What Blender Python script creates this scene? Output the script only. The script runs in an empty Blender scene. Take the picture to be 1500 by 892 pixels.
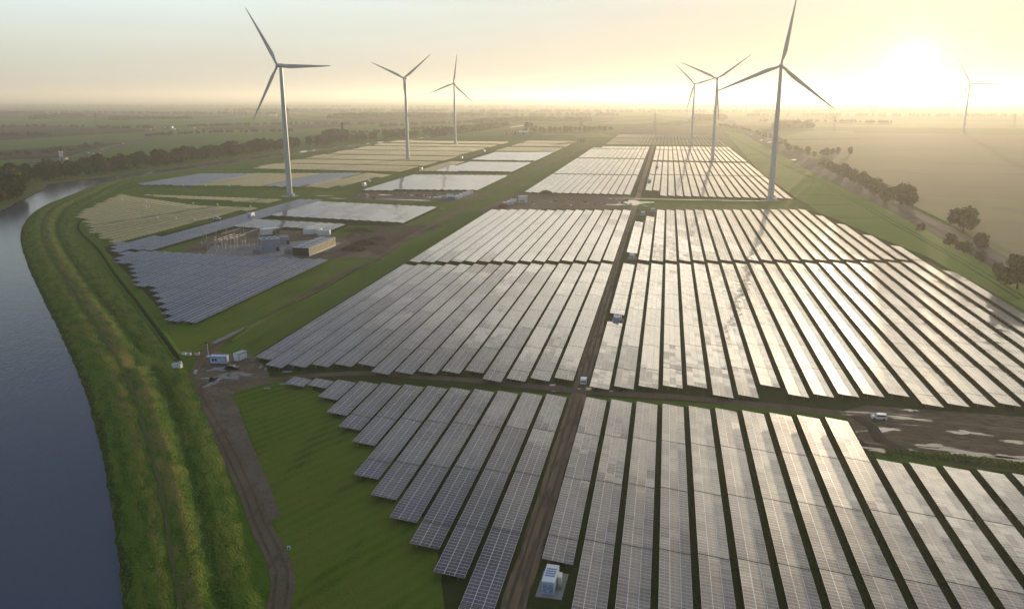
import bpy, math, random
from mathutils import Vector, Matrix
random.seed(7)
RD = math.radians
S = bpy.context.scene
COL = S.collection

# ------------------------------------------------------------------ camera, survey of the photograph
FPX = 1160.0; CAMH = 88.0; PITCH = math.atan(301 / 1160); YAW = RD(10.86)
cF = Vector((-math.sin(YAW) * math.cos(PITCH), math.cos(YAW) * math.cos(PITCH), -math.sin(PITCH)))
cR = Vector((math.cos(YAW), math.sin(YAW), 0)); cU = cR.cross(cF)
CAM = Vector((0, 0, CAMH))
def G(px, py, z=0.0):
    """ground metres of a point measured in the 1500 x 892 photograph"""
    d = cF * FPX + cR * (px - 750) + cU * (446 - py)
    t = (z - CAMH) / d.z
    return CAM + d * t
def P(v):
    w = v - CAM; k = w.dot(cF)
    return None if k < 1 else (750 + FPX * w.dot(cR) / k, 446 - FPX * w.dot(cU) / k)
def height_at(g, py):
    lo, hi = 0, 300
    for _ in range(40):
        m = (lo + hi) / 2
        if P(Vector((g.x, g.y, m)))[1] > py: lo = m
        else: hi = m
    return lo
cd = bpy.data.cameras.new('camera'); cam = bpy.data.objects.new('camera', cd); COL.objects.link(cam)
cd.sensor_width = 36; cd.lens = 36 * FPX / 1500; cd.clip_start = 1; cd.clip_end = 90000
m = Matrix((cR, cU, -cF)).transposed().to_4x4(); m.translation = CAM; cam.matrix_world = m
S.camera = cam

# ------------------------------------------------------------------ light, sky, exposure
SUN_AZ = RD(14.95); SUN_EL = RD(1.8)
sd = Vector((math.sin(SUN_AZ) * math.cos(SUN_EL), math.cos(SUN_AZ) * math.cos(SUN_EL), math.sin(SUN_EL)))
sl = bpy.data.lights.new('sun', 'SUN'); sl.energy = 5.0; sl.angle = RD(0.55); sl.color = (1, .77, .49)
so = bpy.data.objects.new('sun', sl); COL.objects.link(so)
so.rotation_euler = (-sd).to_track_quat('-Z', 'Y').to_euler(); so.location = (0, 0, 300)
S.view_settings.view_transform = 'Standard'; S.view_settings.look = 'None'
S.view_settings.exposure = 0.48; S.view_settings.gamma = 1.0
S.render.engine = 'CYCLES'
cy = S.cycles
cy.max_bounces = 6; cy.diffuse_bounces = 2; cy.glossy_bounces = 3; cy.transmission_bounces = 2; cy.volume_bounces = 1
cy.transparent_max_bounces = 6; cy.use_denoising = True; cy.caustics_reflective = False; cy.caustics_refractive = False
cy.sample_clamp_indirect = 6

W = bpy.data.worlds.new('World'); S.world = W; W.use_nodes = True
wn = W.node_tree; wn.nodes.clear()
def wnode(t, **k):
    n = wn.nodes.new(t)
    for a, b in k.items(): setattr(n, a, b)
    return n
def wmath(op, a, b=None):
    n = wnode('ShaderNodeMath', operation=op)
    for i, v in enumerate((a, b)):
        if v is None: continue
        if isinstance(v, (int, float)): n.inputs[i].default_value = v
        else: wn.links.new(v, n.inputs[i])
    return n.outputs[0]
def wscale(col, fac):
    n = wnode('ShaderNodeVectorMath', operation='SCALE')
    if isinstance(col, tuple): n.inputs[0].default_value = col
    else: wn.links.new(col, n.inputs[0])
    if isinstance(fac, (int, float)): n.inputs[3].default_value = fac
    else: wn.links.new(fac, n.inputs[3])
    return n.outputs[0]
def wadd(a, b):
    n = wnode('ShaderNodeVectorMath', operation='ADD'); wn.links.new(a, n.inputs[0]); wn.links.new(b, n.inputs[1]); return n.outputs[0]
sky = wnode('ShaderNodeTexSky', sky_type='NISHITA'); sky.sun_disc = False
sky.sun_elevation = SUN_EL; sky.sun_rotation = SUN_AZ; sky.air_density = 1; sky.dust_density = 3; sky.ozone_density = 1
tc = wnode('ShaderNodeTexCoord'); nv = wnode('ShaderNodeVectorMath', operation='NORMALIZE'); wn.links.new(tc.outputs['Generated'], nv.inputs[0])
dt = wnode('ShaderNodeVectorMath', operation='DOT_PRODUCT'); wn.links.new(nv.outputs[0], dt.inputs[0]); dt.inputs[1].default_value = sd
dot = wmath('MAXIMUM', dt.outputs['Value'], 0.0)
sx = wnode('ShaderNodeSeparateXYZ'); wn.links.new(nv.outputs[0], sx.inputs[0])
elev = wmath('MAXIMUM', sx.outputs[2], 0.0)
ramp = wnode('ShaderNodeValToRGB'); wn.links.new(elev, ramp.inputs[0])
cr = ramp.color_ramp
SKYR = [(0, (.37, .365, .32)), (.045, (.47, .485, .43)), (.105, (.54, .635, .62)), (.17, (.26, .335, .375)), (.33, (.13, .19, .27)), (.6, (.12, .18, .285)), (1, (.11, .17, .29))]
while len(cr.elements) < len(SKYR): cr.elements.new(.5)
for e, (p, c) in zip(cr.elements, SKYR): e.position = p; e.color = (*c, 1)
tot = wscale(ramp.outputs[0], wmath('SUBTRACT', 1.0, wmath('MULTIPLY', wmath('POWER', dot, 7), .58)))
tot = wadd(wscale(sky.outputs[0], 0.012), tot)
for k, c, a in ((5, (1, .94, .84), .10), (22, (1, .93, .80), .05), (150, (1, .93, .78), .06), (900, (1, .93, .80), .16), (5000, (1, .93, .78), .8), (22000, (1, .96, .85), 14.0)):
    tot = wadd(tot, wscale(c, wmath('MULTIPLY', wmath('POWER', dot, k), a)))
# invented bright glow above the sun, out of view, to brighten the panels
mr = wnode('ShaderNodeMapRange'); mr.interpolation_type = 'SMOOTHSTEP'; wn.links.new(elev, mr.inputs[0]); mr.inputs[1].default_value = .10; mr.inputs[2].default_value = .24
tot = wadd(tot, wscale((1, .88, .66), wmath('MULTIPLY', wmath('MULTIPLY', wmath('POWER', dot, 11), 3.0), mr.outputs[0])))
# thin high cloud streaks
mp = wnode('ShaderNodeMapping'); wn.links.new(nv.outputs[0], mp.inputs[0]); mp.inputs['Scale'].default_value = (2.2, 2.2, 22)
nz = wnode('ShaderNodeTexNoise'); wn.links.new(mp.outputs[0], nz.inputs[0]); nz.inputs['Scale'].default_value = 1.6; nz.inputs['Detail'].default_value = 5
# the added glow higher up is banded to make panel reflections patchy
mc = wnode('ShaderNodeMapRange'); mc.interpolation_type = 'SMOOTHSTEP'; wn.links.new(nz.outputs[0], mc.inputs[0]); mc.inputs[1].default_value = .40; mc.inputs[2].default_value = .60; mc.inputs[3].default_value = .6; mc.inputs[4].default_value = 1.3
lo = wmath('MULTIPLY_ADD', nz.outputs[0], .14); wn.nodes[-1].inputs[2].default_value = .93
cm = wnode('ShaderNodeMix', data_type='FLOAT'); wn.links.new(mr.outputs[0], cm.inputs[0]); wn.links.new(lo, cm.inputs[2]); wn.links.new(mc.outputs[0], cm.inputs[3])
cl = cm.outputs[0]
tot = wscale(tot, cl)
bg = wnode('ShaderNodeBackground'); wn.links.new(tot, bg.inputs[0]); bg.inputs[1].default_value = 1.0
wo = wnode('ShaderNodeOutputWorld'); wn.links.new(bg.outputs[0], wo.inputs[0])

# ------------------------------------------------------------------ materials
MATS = {}
class NT:
    def __init__(s, name):
        s.m = bpy.data.materials.new(name); s.m.use_nodes = True; s.t = s.m.node_tree
        s.b = s.t.nodes['Principled BSDF']
    def n(s, t, **k):
        o = s.t.nodes.new(t)
        for a, b in k.items(): setattr(o, a, b)
        return o
    def l(s, a, b): s.t.links.new(a, b)
    def val(s, sock, v):
        if isinstance(v, (int, float, tuple)): sock.default_value = v
        else: s.l(v, sock)
    def math(s, op, a, b=0.0, c=0.0):
        o = s.n('ShaderNodeMath', operation=op)
        for i, v in enumerate((a, b, c)): s.val(o.inputs[i], v)
        return o.outputs[0]
    def mix(s, f, a, b):
        o = s.n('ShaderNodeMix', data_type='RGBA')
        s.val(o.inputs[0], f)
        for i, v in ((6, a), (7, b)): s.val(o.inputs[i], (*v, 1) if isinstance(v, tuple) and len(v) == 3 else v)
        return o.outputs[2]
    def noise(s, scale, detail=3, stretch=None, src='Object', rough=.55, dist=0):
        t = s.n('ShaderNodeTexCoord').outputs[src] if src != 'Pos' else s.n('ShaderNodeNewGeometry').outputs['Position']
        if stretch:
            mp = s.n('ShaderNodeMapping'); s.l(t, mp.inputs[0]); mp.inputs['Scale'].default_value = stretch[:3]
            if len(stretch) > 3: mp.inputs['Rotation'].default_value = (0, 0, stretch[3])
            t = mp.outputs[0]
        o = s.n('ShaderNodeTexNoise'); s.l(t, o.inputs[0])
        o.inputs['Scale'].default_value = scale; o.inputs['Detail'].default_value = detail; o.inputs['Roughness'].default_value = rough
        o.inputs['Distortion'].default_value = dist
        return o.outputs[0]
    def ramp(s, f, lo, hi):
        o = s.n('ShaderNodeMapRange'); o.interpolation_type = 'SMOOTHSTEP'; s.val(o.inputs[0], f)
        o.inputs[1].default_value = lo; o.inputs[2].default_value = hi; return o.outputs[0]
    def bump(s, h, strength=.5, dist=.1):
        o = s.n('ShaderNodeBump'); s.l(h, o.inputs['Height']); o.inputs['Strength'].default_value = strength; o.inputs['Distance'].default_value = dist
        s.l(o.outputs[0], s.b.inputs['Normal'])
def plain(name, c, rough=.6, metal=0, c2=None, scale=1.0, src='Object', spec=None):
    if name in MATS: return MATS[name]
    t = NT(name); b = t.b
    b.inputs['Roughness'].default_value = rough; b.inputs['Metallic'].default_value = metal
    if spec is not None: b.inputs['Specular IOR Level'].default_value = spec
    c2 = c2 or tuple(x * .72 for x in c)
    t.val(b.inputs['Base Color'], t.mix(t.ramp(t.noise(scale, 5, src=src), .35, .7), c, c2))
    MATS[name] = t.m; return t.m
def ground_mat(name, cs, scales=(.012, .16, 1.3), rough=.95, stretch=None, bumpd=.25, lines=None):
    """cs: main, large-scale variant, mid-scale patch, fine fleck"""
    t = NT(name)
    c = t.mix(t.ramp(t.noise(scales[0], 3), .38, .62), cs[0], cs[1])
    c = t.mix(t.math('MULTIPLY', t.ramp(t.noise(scales[1], 5, stretch), .48, .68), .8), c, cs[2])
    f = t.noise(scales[2], 4)
    c = t.mix(t.math('MULTIPLY', t.ramp(f, .45, .75), .75), c, cs[3])
    if lines:
        wv = t.n('ShaderNodeTexWave'); wv.bands_direction = 'X'
        mp = t.n('ShaderNodeMapping'); t.l(t.n('ShaderNodeTexCoord').outputs['Object'], mp.inputs[0]); mp.inputs['Rotation'].default_value = (0, 0, lines[1])
        t.l(mp.outputs[0], wv.inputs[0]); wv.inputs['Scale'].default_value = lines[0]; wv.inputs['Distortion'].default_value = 2.5; wv.inputs['Detail'].default_value = 3; wv.inputs['Detail Scale'].default_value = .6
        c = t.mix(t.math('MULTIPLY', wv.outputs[1], lines[2]), c, cs[3])
    t.l(c, t.b.inputs['Base Color']); t.b.inputs['Roughness'].default_value = rough; t.b.inputs['Specular IOR Level'].default_value = .05
    if bumpd: t.bump(f, .8, bumpd)
    return t.m
M_GRASS = ground_mat('grass ground', ((.070, .146, .011), (.100, .152, .016), (.048, .108, .009), (.12, .16, .020)), stretch=(1, .25, 1, RD(25)), lines=(.12, RD(-62), .25))
M_LUSH = ground_mat('meadow', ((.062, .140, .009), (.120, .165, .017), (.034, .088, .006), (.15, .175, .024)), (.02, .12, 1.6), stretch=(1, .2, 1, RD(-35)), lines=(.09, RD(28), .6))
M_BANK = ground_mat('rough bank grass', ((.070, .110, .016), (.125, .11, .026), (.042, .080, .010), (.16, .14, .045)), (.03, .22, 1.1), bumpd=.5)
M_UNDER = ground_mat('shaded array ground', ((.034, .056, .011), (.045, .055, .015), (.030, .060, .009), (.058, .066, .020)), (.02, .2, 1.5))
M_FARG = ground_mat('far pasture', ((.075, .155, .025), (.10, .165, .034), (.06, .135, .022), (.09, .15, .03)), (.004, .012, .1), bumpd=0)
M_FARB = ground_mat('ploughed land', ((.042, .032, .026), (.055, .042, .032), (.034, .028, .022), (.05, .04, .03)), (.004, .02, .2), bumpd=0, lines=(.05, RD(80), .3))
M_FARL = ground_mat('pale stubble', ((.20, .22, .07), (.22, .23, .085), (.17, .2, .06), (.2, .2, .07)), (.004, .02, .2), bumpd=0)
M_TAN = ground_mat('tan stubble field', ((.23, .18, .085), (.26, .20, .10), (.20, .16, .08), (.24, .19, .09)), (.003, .012, .2), bumpd=0)
M_SOIL = ground_mat('bare soil', ((.085, .06, .042), (.12, .085, .06), (.06, .043, .03), (.15, .11, .08)), (.03, .25, 1.5))
M_TRACK = ground_mat('dirt track', ((.155, .105, .066), (.185, .13, .085), (.105, .070, .044), (.215, .16, .108)), (.05, .3, 1.8), stretch=(1, .15, 1), bumpd=.12)
M_DARKTRACK = ground_mat('dark track', ((.085, .060, .040), (.105, .075, .05), (.06, .042, .028), (.145, .108, .075)), (.05, .3, 1.8), stretch=(1, .1, 1), bumpd=.12)
M_CONC = ground_mat('concrete slabs', ((.30, .27, .235), (.34, .31, .27), (.22, .20, .17), (.36, .33, .29)), (.08, .4, 2.5), bumpd=.03)
M_ASPH = ground_mat('asphalt', ((.06, .06, .062), (.075, .072, .07), (.05, .05, .05), (.08, .08, .08)), (.02, .2, 2), bumpd=0)
M_DITCH = ground_mat('ditch bed', ((.022, .035, .010), (.03, .04, .014), (.015, .022, .008), (.035, .045, .014)), (.05, .3, 2))
def dyke_mat():
    t = NT('dyke grass'); uv = t.n('ShaderNodeUVMap'); uv.uv_map = 'UVMap'
    def nz(sc, st, d=4, dist=0):
        mp = t.n('ShaderNodeMapping'); t.l(uv.outputs[0], mp.inputs[0]); mp.inputs['Scale'].default_value = st
        o = t.n('ShaderNodeTexNoise'); t.l(mp.outputs[0], o.inputs[0]); o.inputs['Scale'].default_value = sc; o.inputs['Detail'].default_value = d; o.inputs['Distortion'].default_value = dist; return o.outputs[0]
    sp = t.n('ShaderNodeSeparateXYZ'); t.l(uv.outputs[0], sp.inputs[0])
    v = t.math('ADD', sp.outputs[1], t.math('MULTIPLY_ADD', nz(.12, (1, .4, 1)), 7.0, -3.5))
    def band(c, w): return t.math('MULTIPLY', t.math('SUBTRACT', 1.0, t.ramp(t.math('ABSOLUTE', t.math('SUBTRACT', v, c)), w * .4, w)), .85)
    c = t.mix(t.ramp(nz(.07, (.5, 1, 1)), .38, .62), (.105, .170, .015), (.150, .165, .022))
    c = t.mix(t.ramp(nz(.35, (.25, 1, 1), 5), .42, .64), c, (.050, .110, .009))
    c = t.mix(t.math('MULTIPLY', band(15.2, 2.6), t.ramp(nz(.25, (.4, 1, 1)), .35, .6)), c, (.24, .17, .055))
    c = t.mix(t.math('MULTIPLY', band(9.0, 2.0), t.ramp(nz(.2, (.4, 1, 1)), .4, .65)), c, (.17, .13, .035))
    c = t.mix(band(20.6, 2.4), c, (.032, .085, .009))
    c = t.mix(t.math('MULTIPLY', band(.4, 1.6), .9), c, (.028, .038, .010))
    f = nz(1.5, (1, 1, 1), 5); c = t.mix(t.math('MULTIPLY', t.ramp(f, .45, .72), .6), c, (.16, .20, .028))
    t.l(c, t.b.inputs['Base Color']); t.b.inputs['Roughness'].default_value = .95; t.b.inputs['Specular IOR Level'].default_value = .1
    t.bump(f, .9, .6); return t.m
M_DYKE = dyke_mat()
def mud_mat(name, wet, stretch, k=1.0):
    q = lambda *c: tuple(x * k for x in c)
    t = NT(name)
    c = t.mix(t.ramp(t.noise(.15, 6, stretch), .35, .65), q(.19, .118, .058), q(.28, .19, .105))
    c = t.mix(t.ramp(t.noise(.9, 5, stretch), .45, .7), c, q(.085, .058, .036))
    w = t.ramp(t.noise(.13, 7, stretch, dist=.6), wet, wet + .035)
    t.l(t.mix(w, c, (.05, .045, .04)), t.b.inputs['Base Color'])
    t.l(t.math('MULTIPLY_ADD', w, -.86, .92), t.b.inputs['Roughness'])
    t.b.inputs['Specular IOR Level'].default_value = .35
    h = t.math('MULTIPLY', t.noise(.8, 5, stretch), t.math('SUBTRACT', 1.0, w))
    t.bump(h, .9, .5); return t.m
M_MUD = mud_mat('wet mud', .61, (.32, 1, 1, RD(-4)), .7)
M_MUD2 = mud_mat('wheel rutted track', .66, (1, .12, 1))
def water_mat():
    t = NT('canal water'); t.b.inputs['Roughness'].default_value = .10
    t.l(t.mix(t.noise(.02, 3), (.070, .080, .112), (.082, .092, .122)), t.b.inputs['Base Color'])
    t.b.inputs['IOR'].default_value = 1.33
    a = t.noise(.9, 4, (1, .45, 1, RD(20))); b2 = t.noise(.12, 3)
    t.bump(t.math('ADD', a, t.math('MULTIPLY', b2, .8)), .32, .3); return t.m
M_WATER = water_mat()
def puddle_mat():
    t = NT('standing water'); t.b.inputs['Roughness'].default_value = .22; t.b.inputs['Base Color'].default_value = (.10, .075, .052, 1); t.b.inputs['Specular IOR Level'].default_value = .35
    t.bump(t.noise(1.2, 2), .03, .05); return t.m
M_PUD = puddle_mat()
def panel_mat(name='solar glass', ca=(.013, .019, .044), cb=(.026, .031, .054), rough=.07, spec=.5, coat=.09, jit=(.008, .024, .010), rail_c=(.62, .60, .58), rw=.026):
    t = NT(name)
    uv = t.n('ShaderNodeUVMap'); uv.uv_map = 'UVMap'
    sp = t.n('ShaderNodeSeparateXYZ'); t.l(uv.outputs[0], sp.inputs[0])
    oi = t.n('ShaderNodeObjectInfo')
    u, v = sp.outputs[0], sp.outputs[1]
    fu = t.math('FRACT', u); fv = t.math('FRACT', v)
    def near_edge(f, w):   # 1 within w of the cell's edge
        d = t.math('ABSOLUTE', t.math('SUBTRACT', f, .5)); return t.math('GREATER_THAN', d, .5 - w)
    # panel identity
    cmb = t.n('ShaderNodeCombineXYZ'); t.l(t.math('FLOOR', u), cmb.inputs[0]); t.l(t.math('FLOOR', v), cmb.inputs[1]); t.l(t.math('MULTIPLY', oi.outputs['Random'], 977.0), cmb.inputs[2])
    wnz = t.n('ShaderNodeTexWhiteNoise'); wnz.noise_dimensions = '3D'; t.l(cmb.outputs[0], wnz.inputs[0])
    # table identity (32 panels of v per table)
    cm2 = t.n('ShaderNodeCombineXYZ'); t.l(t.math('FLOOR', t.math('DIVIDE', v, 32.0)), cm2.inputs[0]); t.l(t.math('MULTIPLY', oi.outputs['Random'], 531.0), cm2.inputs[1])
    wn2 = t.n('ShaderNodeTexWhiteNoise'); wn2.noise_dimensions = '3D'; t.l(cm2.outputs[0], wn2.inputs[0])
    # pairs of neighbouring panels clamped to one rail settle together
    cm3 = t.n('ShaderNodeCombineXYZ'); t.l(t.math('FLOOR', u), cm3.inputs[0]); t.l(t.math('FLOOR', t.math('DIVIDE', v, 4.0)), cm3.inputs[1]); t.l(t.math('MULTIPLY', oi.outputs['Random'], 313.0), cm3.inputs[2])
    wn3 = t.n('ShaderNodeTexWhiteNoise'); wn3.noise_dimensions = '3D'; t.l(cm3.outputs[0], wn3.inputs[0])
    rail = t.math('MAXIMUM', near_edge(fu, rw), near_edge(fv, .034))
    half = t.math('LESS_THAN', t.math('ABSOLUTE', t.math('SUBTRACT', fu, .5)), .020)
    cell = t.math('MULTIPLY', t.math('GREATER_THAN', t.math('FRACT', t.math('MULTIPLY', fu, 12.0)), .9), .25)
    base = t.mix(wnz.outputs[0], ca, cb)
    base = t.mix(t.math('MULTIPLY', wn2.outputs[0], .6), base, (.045, .043, .048))
    base = t.mix(t.math('MULTIPLY', t.ramp(t.noise(.35, 4, src='Pos'), .4, .75), .25), base, (.085, .075, .06))
    base = t.mix(t.math('MAXIMUM', half, cell), base, (.17, .17, .18))
    base = t.mix(rail, base, rail_c)
    t.l(base, t.b.inputs['Base Color'])
    t.l(t.math('MULTIPLY_ADD', rail, .3, rough), t.b.inputs['Roughness'])
    t.b.inputs['IOR'].default_value = 1.5
    t.b.inputs['Coat Weight'].default_value = coat; t.b.inputs['Specular IOR Level'].default_value = spec; t.b.inputs['Coat Roughness'].default_value = .48; t.b.inputs['Coat IOR'].default_value = 1.5
    g = t.n('ShaderNodeNewGeometry')
    def jitter(col, amt):
        s1 = t.n('ShaderNodeVectorMath', operation='SUBTRACT'); t.l(col, s1.inputs[0]); s1.inputs[1].default_value = (.5, .5, .5)
        s2 = t.n('ShaderNodeVectorMath', operation='SCALE'); t.l(s1.outputs[0], s2.inputs[0]); s2.inputs[3].default_value = amt; return s2.outputs[0]
    acc = g.outputs['Normal']
    for c, a in ((wnz.outputs[1], jit[0]), (wn2.outputs[1], jit[1]), (wn3.outputs[1], jit[2])):
        ad = t.n('ShaderNodeVectorMath', operation='ADD'); t.l(acc, ad.inputs[0]); t.l(jitter(c, a), ad.inputs[1]); acc = ad.outputs[0]
    nn = t.n('ShaderNodeVectorMath', operation='NORMALIZE'); t.l(acc, nn.inputs[0]); t.l(nn.outputs[0], t.b.inputs['Normal'])
    return t.m
M_PANEL = panel_mat()
M_PANELR = panel_mat('dusty solar glass', (.016, .019, .036), (.034, .033, .044), .07, .5, .50, (.018, .032, .030))
M_PANELM = panel_mat('matt blue solar glass', (.014, .028, .085), (.022, .036, .095), .30, .15, 0.0, (.012, .03, .016), (.72, .72, .74), .055)
M_STEEL = plain('galvanised steel', (.38, .38, .37), .45, .6, (.28, .28, .27), 2)
M_PYL = plain('weathered pylon steel', (.16, .165, .16), .7)
M_EDGE = plain('panel edge', (.10, .10, .10), .5)
M_RACK = plain('sun-tinted mounting rails', (.45, .42, .22), .55, .0, (.36, .34, .18), .5)  # yellow of sunlight on galvanised steel is put into the rail colour
M_WHITE = plain('white paint', (.78, .78, .76), .42, 0, (.66, .66, .64), .25)
M_TURB = plain('turbine paint', (.52, .53, .54), .42, 0, (.47, .48, .49), .05)
M_BLUEW = plain('pale blue panel', (.48, .56, .70), .5, 0, (.42, .50, .66), 2)
M_BLUE = plain('blue paint', (.035, .11, .38), .4)
M_LOUV = plain('slate blue slats', (.14, .21, .40), .5)
M_DARK = plain('dark rubber', (.02, .02, .022), .6)
M_GLASS = plain('dark glass', (.015, .02, .028), .08)
M_GREY = plain('grey cladding', (.30, .33, .38), .5, 0, (.26, .29, .34), .6)
M_LROOF = plain('roof sheet', (.42, .43, .44), .45, 0, (.33, .34, .36), .5)
M_BEIGE = plain('beige wall', (.42, .36, .21), .7, 0, (.36, .31, .18), .5)
M_BLACK = plain('black cladding', (.022, .026, .03), .6)
M_RED = plain('red paint', (.40, .05, .03), .45)
M_ORANGE = plain('warning band', (.55, .13, .05), .5)
M_GREEN = plain('green tarpaulin', (.03, .13, .09), .6)
M_BARK = plain('bark', (.07, .052, .036), .9)
M_BRICK = plain('chimney brick', (.16, .085, .055), .9)
M_TIMBER = plain('timber', (.34, .24, .14), .8, 0, (.22, .15, .09), 3)
M_CARBLK = plain('black car paint', (.012, .012, .014), .15)
def leaf_mat(name, a, b, c):
    t = NT(name); oi = t.n('ShaderNodeObjectInfo')
    k = t.mix(oi.outputs['Random'], a, b)
    k = t.mix(t.ramp(t.noise(.35, 4, src='Pos'), .42, .68), k, c)
    t.l(k, t.b.inputs['Base Color']); t.b.inputs['Roughness'].default_value = .85; t.b.inputs['Specular IOR Level'].default_value = .15
    return t.m
M_LEAF = leaf_mat('tree leaves', (.050, .082, .016), (.080, .090, .020), (.034, .055, .012))
M_LEAFY = leaf_mat('autumn and backlit leaves', (.15, .12, .028), (.12, .11, .025), (.07, .075, .018))  # also used on right-hand trees, with backlight and haze in the colour
M_TUFT = leaf_mat('tall grass blades', (.14, .27, .022), (.17, .25, .028), (.28, .26, .06))
M_WOOD = leaf_mat('distant foliage', (.05, .058, .026), (.06, .062, .028), (.038, .045, .02))

# ------------------------------------------------------------------ mesh helpers
class MB:
    def __init__(s): s.v = []; s.f = []; s.uv = None
    def add(s, vs, fs):
        o = len(s.v); s.v += [tuple(a) for a in vs]; s.f += [tuple(i + o for i in f) for f in fs]; return s
    def box(s, cx, cy, z0, lx, ly, h, rz=0):
        c, n = math.cos(rz), math.sin(rz); p = []
        for z in (z0, z0 + h):
            for a, b in ((-1, -1), (1, -1), (1, 1), (-1, 1)):
                x, y = a * lx / 2, b * ly / 2; p.append((cx + x * c - y * n, cy + x * n + y * c, z))
        return s.add(p, [(3, 2, 1, 0), (4, 5, 6, 7), (0, 1, 5, 4), (1, 2, 6, 5), (2, 3, 7, 6), (3, 0, 4, 7)])
    def prism(s, prof, y0, y1):   # profile in x,z pushed along y
        n = len(prof); p = [(x, y0, z) for x, z in prof] + [(x, y1, z) for x, z in prof]
        return s.add(p, [tuple(range(n)), tuple(range(2 * n - 1, n - 1, -1))] + [((i + 1) % n, i, n + i, n + (i + 1) % n) for i in range(n)])
    def tube(s, a, b, r0, r1=None, n=6, caps=True):
        a, b = Vector(a), Vector(b); r1 = r0 if r1 is None else r1
        d = (b - a).normalized(); x = d.orthogonal().normalized(); y = d.cross(x); p = []
        for q, r in ((a, r0), (b, r1)):
            for i in range(n):
                t = 2 * math.pi * i / n; p.append(q + x * (r * math.cos(t)) + y * (r * math.sin(t)))
        fs = [(i, (i + 1) % n, n + (i + 1) % n, n + i) for i in range(n)]
        if caps: fs += [tuple(range(n - 1, -1, -1)), tuple(range(n, 2 * n))]
        return s.add(p, fs)
    def ball(s, c, rx, ry, rz, nu=8, nv=5, jit=0):
        p = []
        for j in range(nv + 1):
            th = math.pi * j / nv
            for i in range(nu):
                ph = 2 * math.pi * i / nu; k = 1 + random.uniform(-jit, jit)
                p.append((c[0] + rx * k * math.sin(th) * math.cos(ph), c[1] + ry * k * math.sin(th) * math.sin(ph), c[2] + rz * k * math.cos(th)))
        return s.add(p, [(j * nu + i, (j + 1) * nu + i, (j + 1) * nu + (i + 1) % nu, j * nu + (i + 1) % nu) for j in range(nv) for i in range(nu)])
    def mesh(s, name, mat, smooth=False):
        me = bpy.data.meshes.new(name); me.from_pydata(s.v, [], s.f); me.materials.append(mat)
        if s.uv:
            lay = me.uv_layers.new(name='UVMap'); lay.data.foreach_set('uv', s.uv)
        if smooth: me.polygons.foreach_set('use_smooth', [True] * len(me.polygons))
        me.update(); return me
    def build(s, name, mat, parent=None, smooth=False): return obj(name, s.mesh(name, mat, smooth), parent)
def obj(name, me, parent=None):
    o = bpy.data.objects.new(name, me); COL.objects.link(o)
    if parent: o.parent = parent
    return o
def tag(o, label, cat, group=None):
    o['label'] = label; o['category'] = cat
    if group: o['group'] = group
    return o
def thing(name, loc, rz, label, cat, group=None):
    o = bpy.data.objects.new(name, None); COL.objects.link(o); o.location = loc; o.rotation_euler = (0, 0, rz)
    o.empty_display_size = .5
    return tag(o, label, cat, group)
def dup(r, loc, rz, label=None, scale=None):
    c = r.copy(); COL.objects.link(c); c.location = loc; c.rotation_euler = (0, 0, rz)
    if label: c['label'] = label
    if scale: c.scale = scale
    for ch in r.children:
        d = ch.copy(); COL.objects.link(d); d.parent = c
        for g in ch.children:
            e = g.copy(); COL.objects.link(e); e.parent = d
    return c
def kind(o, k): o['kind'] = k; return o
from mathutils.geometry import tessellate_polygon
def V2(p): return Vector((p[0], p[1], 0))
def W2(pts): return [G(*p) for p in pts]
def sheet(name, pts, z, mat, k='structure'):
    """flat ground sheet from world outline"""
    vs = [Vector((p[0], p[1], z)) for p in pts]
    me = bpy.data.meshes.new(name); fs = [tuple(t) for t in tessellate_polygon([[Vector((v.x, v.y, 0)) for v in vs]])]
    fix = []
    for a, b, c in fs:
        n = (vs[b] - vs[a]).cross(vs[c] - vs[a]); fix.append((a, b, c) if n.z > 0 else (a, c, b))
    me.from_pydata([tuple(v) for v in vs], [], fix); me.materials.append(mat)
    o = obj(name, me)
    return kind(o, k) if k else o
def smooth_line(pts, step):
    """Catmull-Rom resampling of a world polyline"""
    P_ = [V2(p) for p in pts]; out = []
    for i in range(len(P_) - 1):
        a, b, c, d = P_[max(i - 1, 0)], P_[i], P_[i + 1], P_[min(i + 2, len(P_) - 1)]
        n = max(1, int((c - b).length / step))
        for k in range(n):
            t = k / n
            out.append(.5 * (2 * b + (c - a) * t + (2 * a - 5 * b + 4 * c - d) * t * t + (3 * b - a - 3 * c + d) * t ** 3))
    out.append(P_[-1]); return out
def normals(L):
    R_ = []
    for i in range(len(L)):
        d = (L[min(i + 1, len(L) - 1)] - L[max(i - 1, 0)]).normalized(); R_.append(Vector((d.y, -d.x, 0)))
    return R_
def strip(name, pts, w, z, mat, step=6, jit=0, k='structure', w2=None):
    L = smooth_line(pts, step); N = normals(L); mb = MB(); n = len(L)
    for i in range(n):
        ww = w + ((w2 or w) - w) * i / max(1, n - 1)
        a = L[i] - N[i] * (ww / 2 + random.uniform(-jit, jit)); b = L[i] + N[i] * (ww / 2 + random.uniform(-jit, jit))
        mb.v += [(a.x, a.y, z), (b.x, b.y, z)]
    mb.f = [(2 * i, 2 * i + 1, 2 * i + 3, 2 * i + 2) for i in range(n - 1)]
    o = mb.build(name, mat)
    return kind(o, k) if k else o
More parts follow.
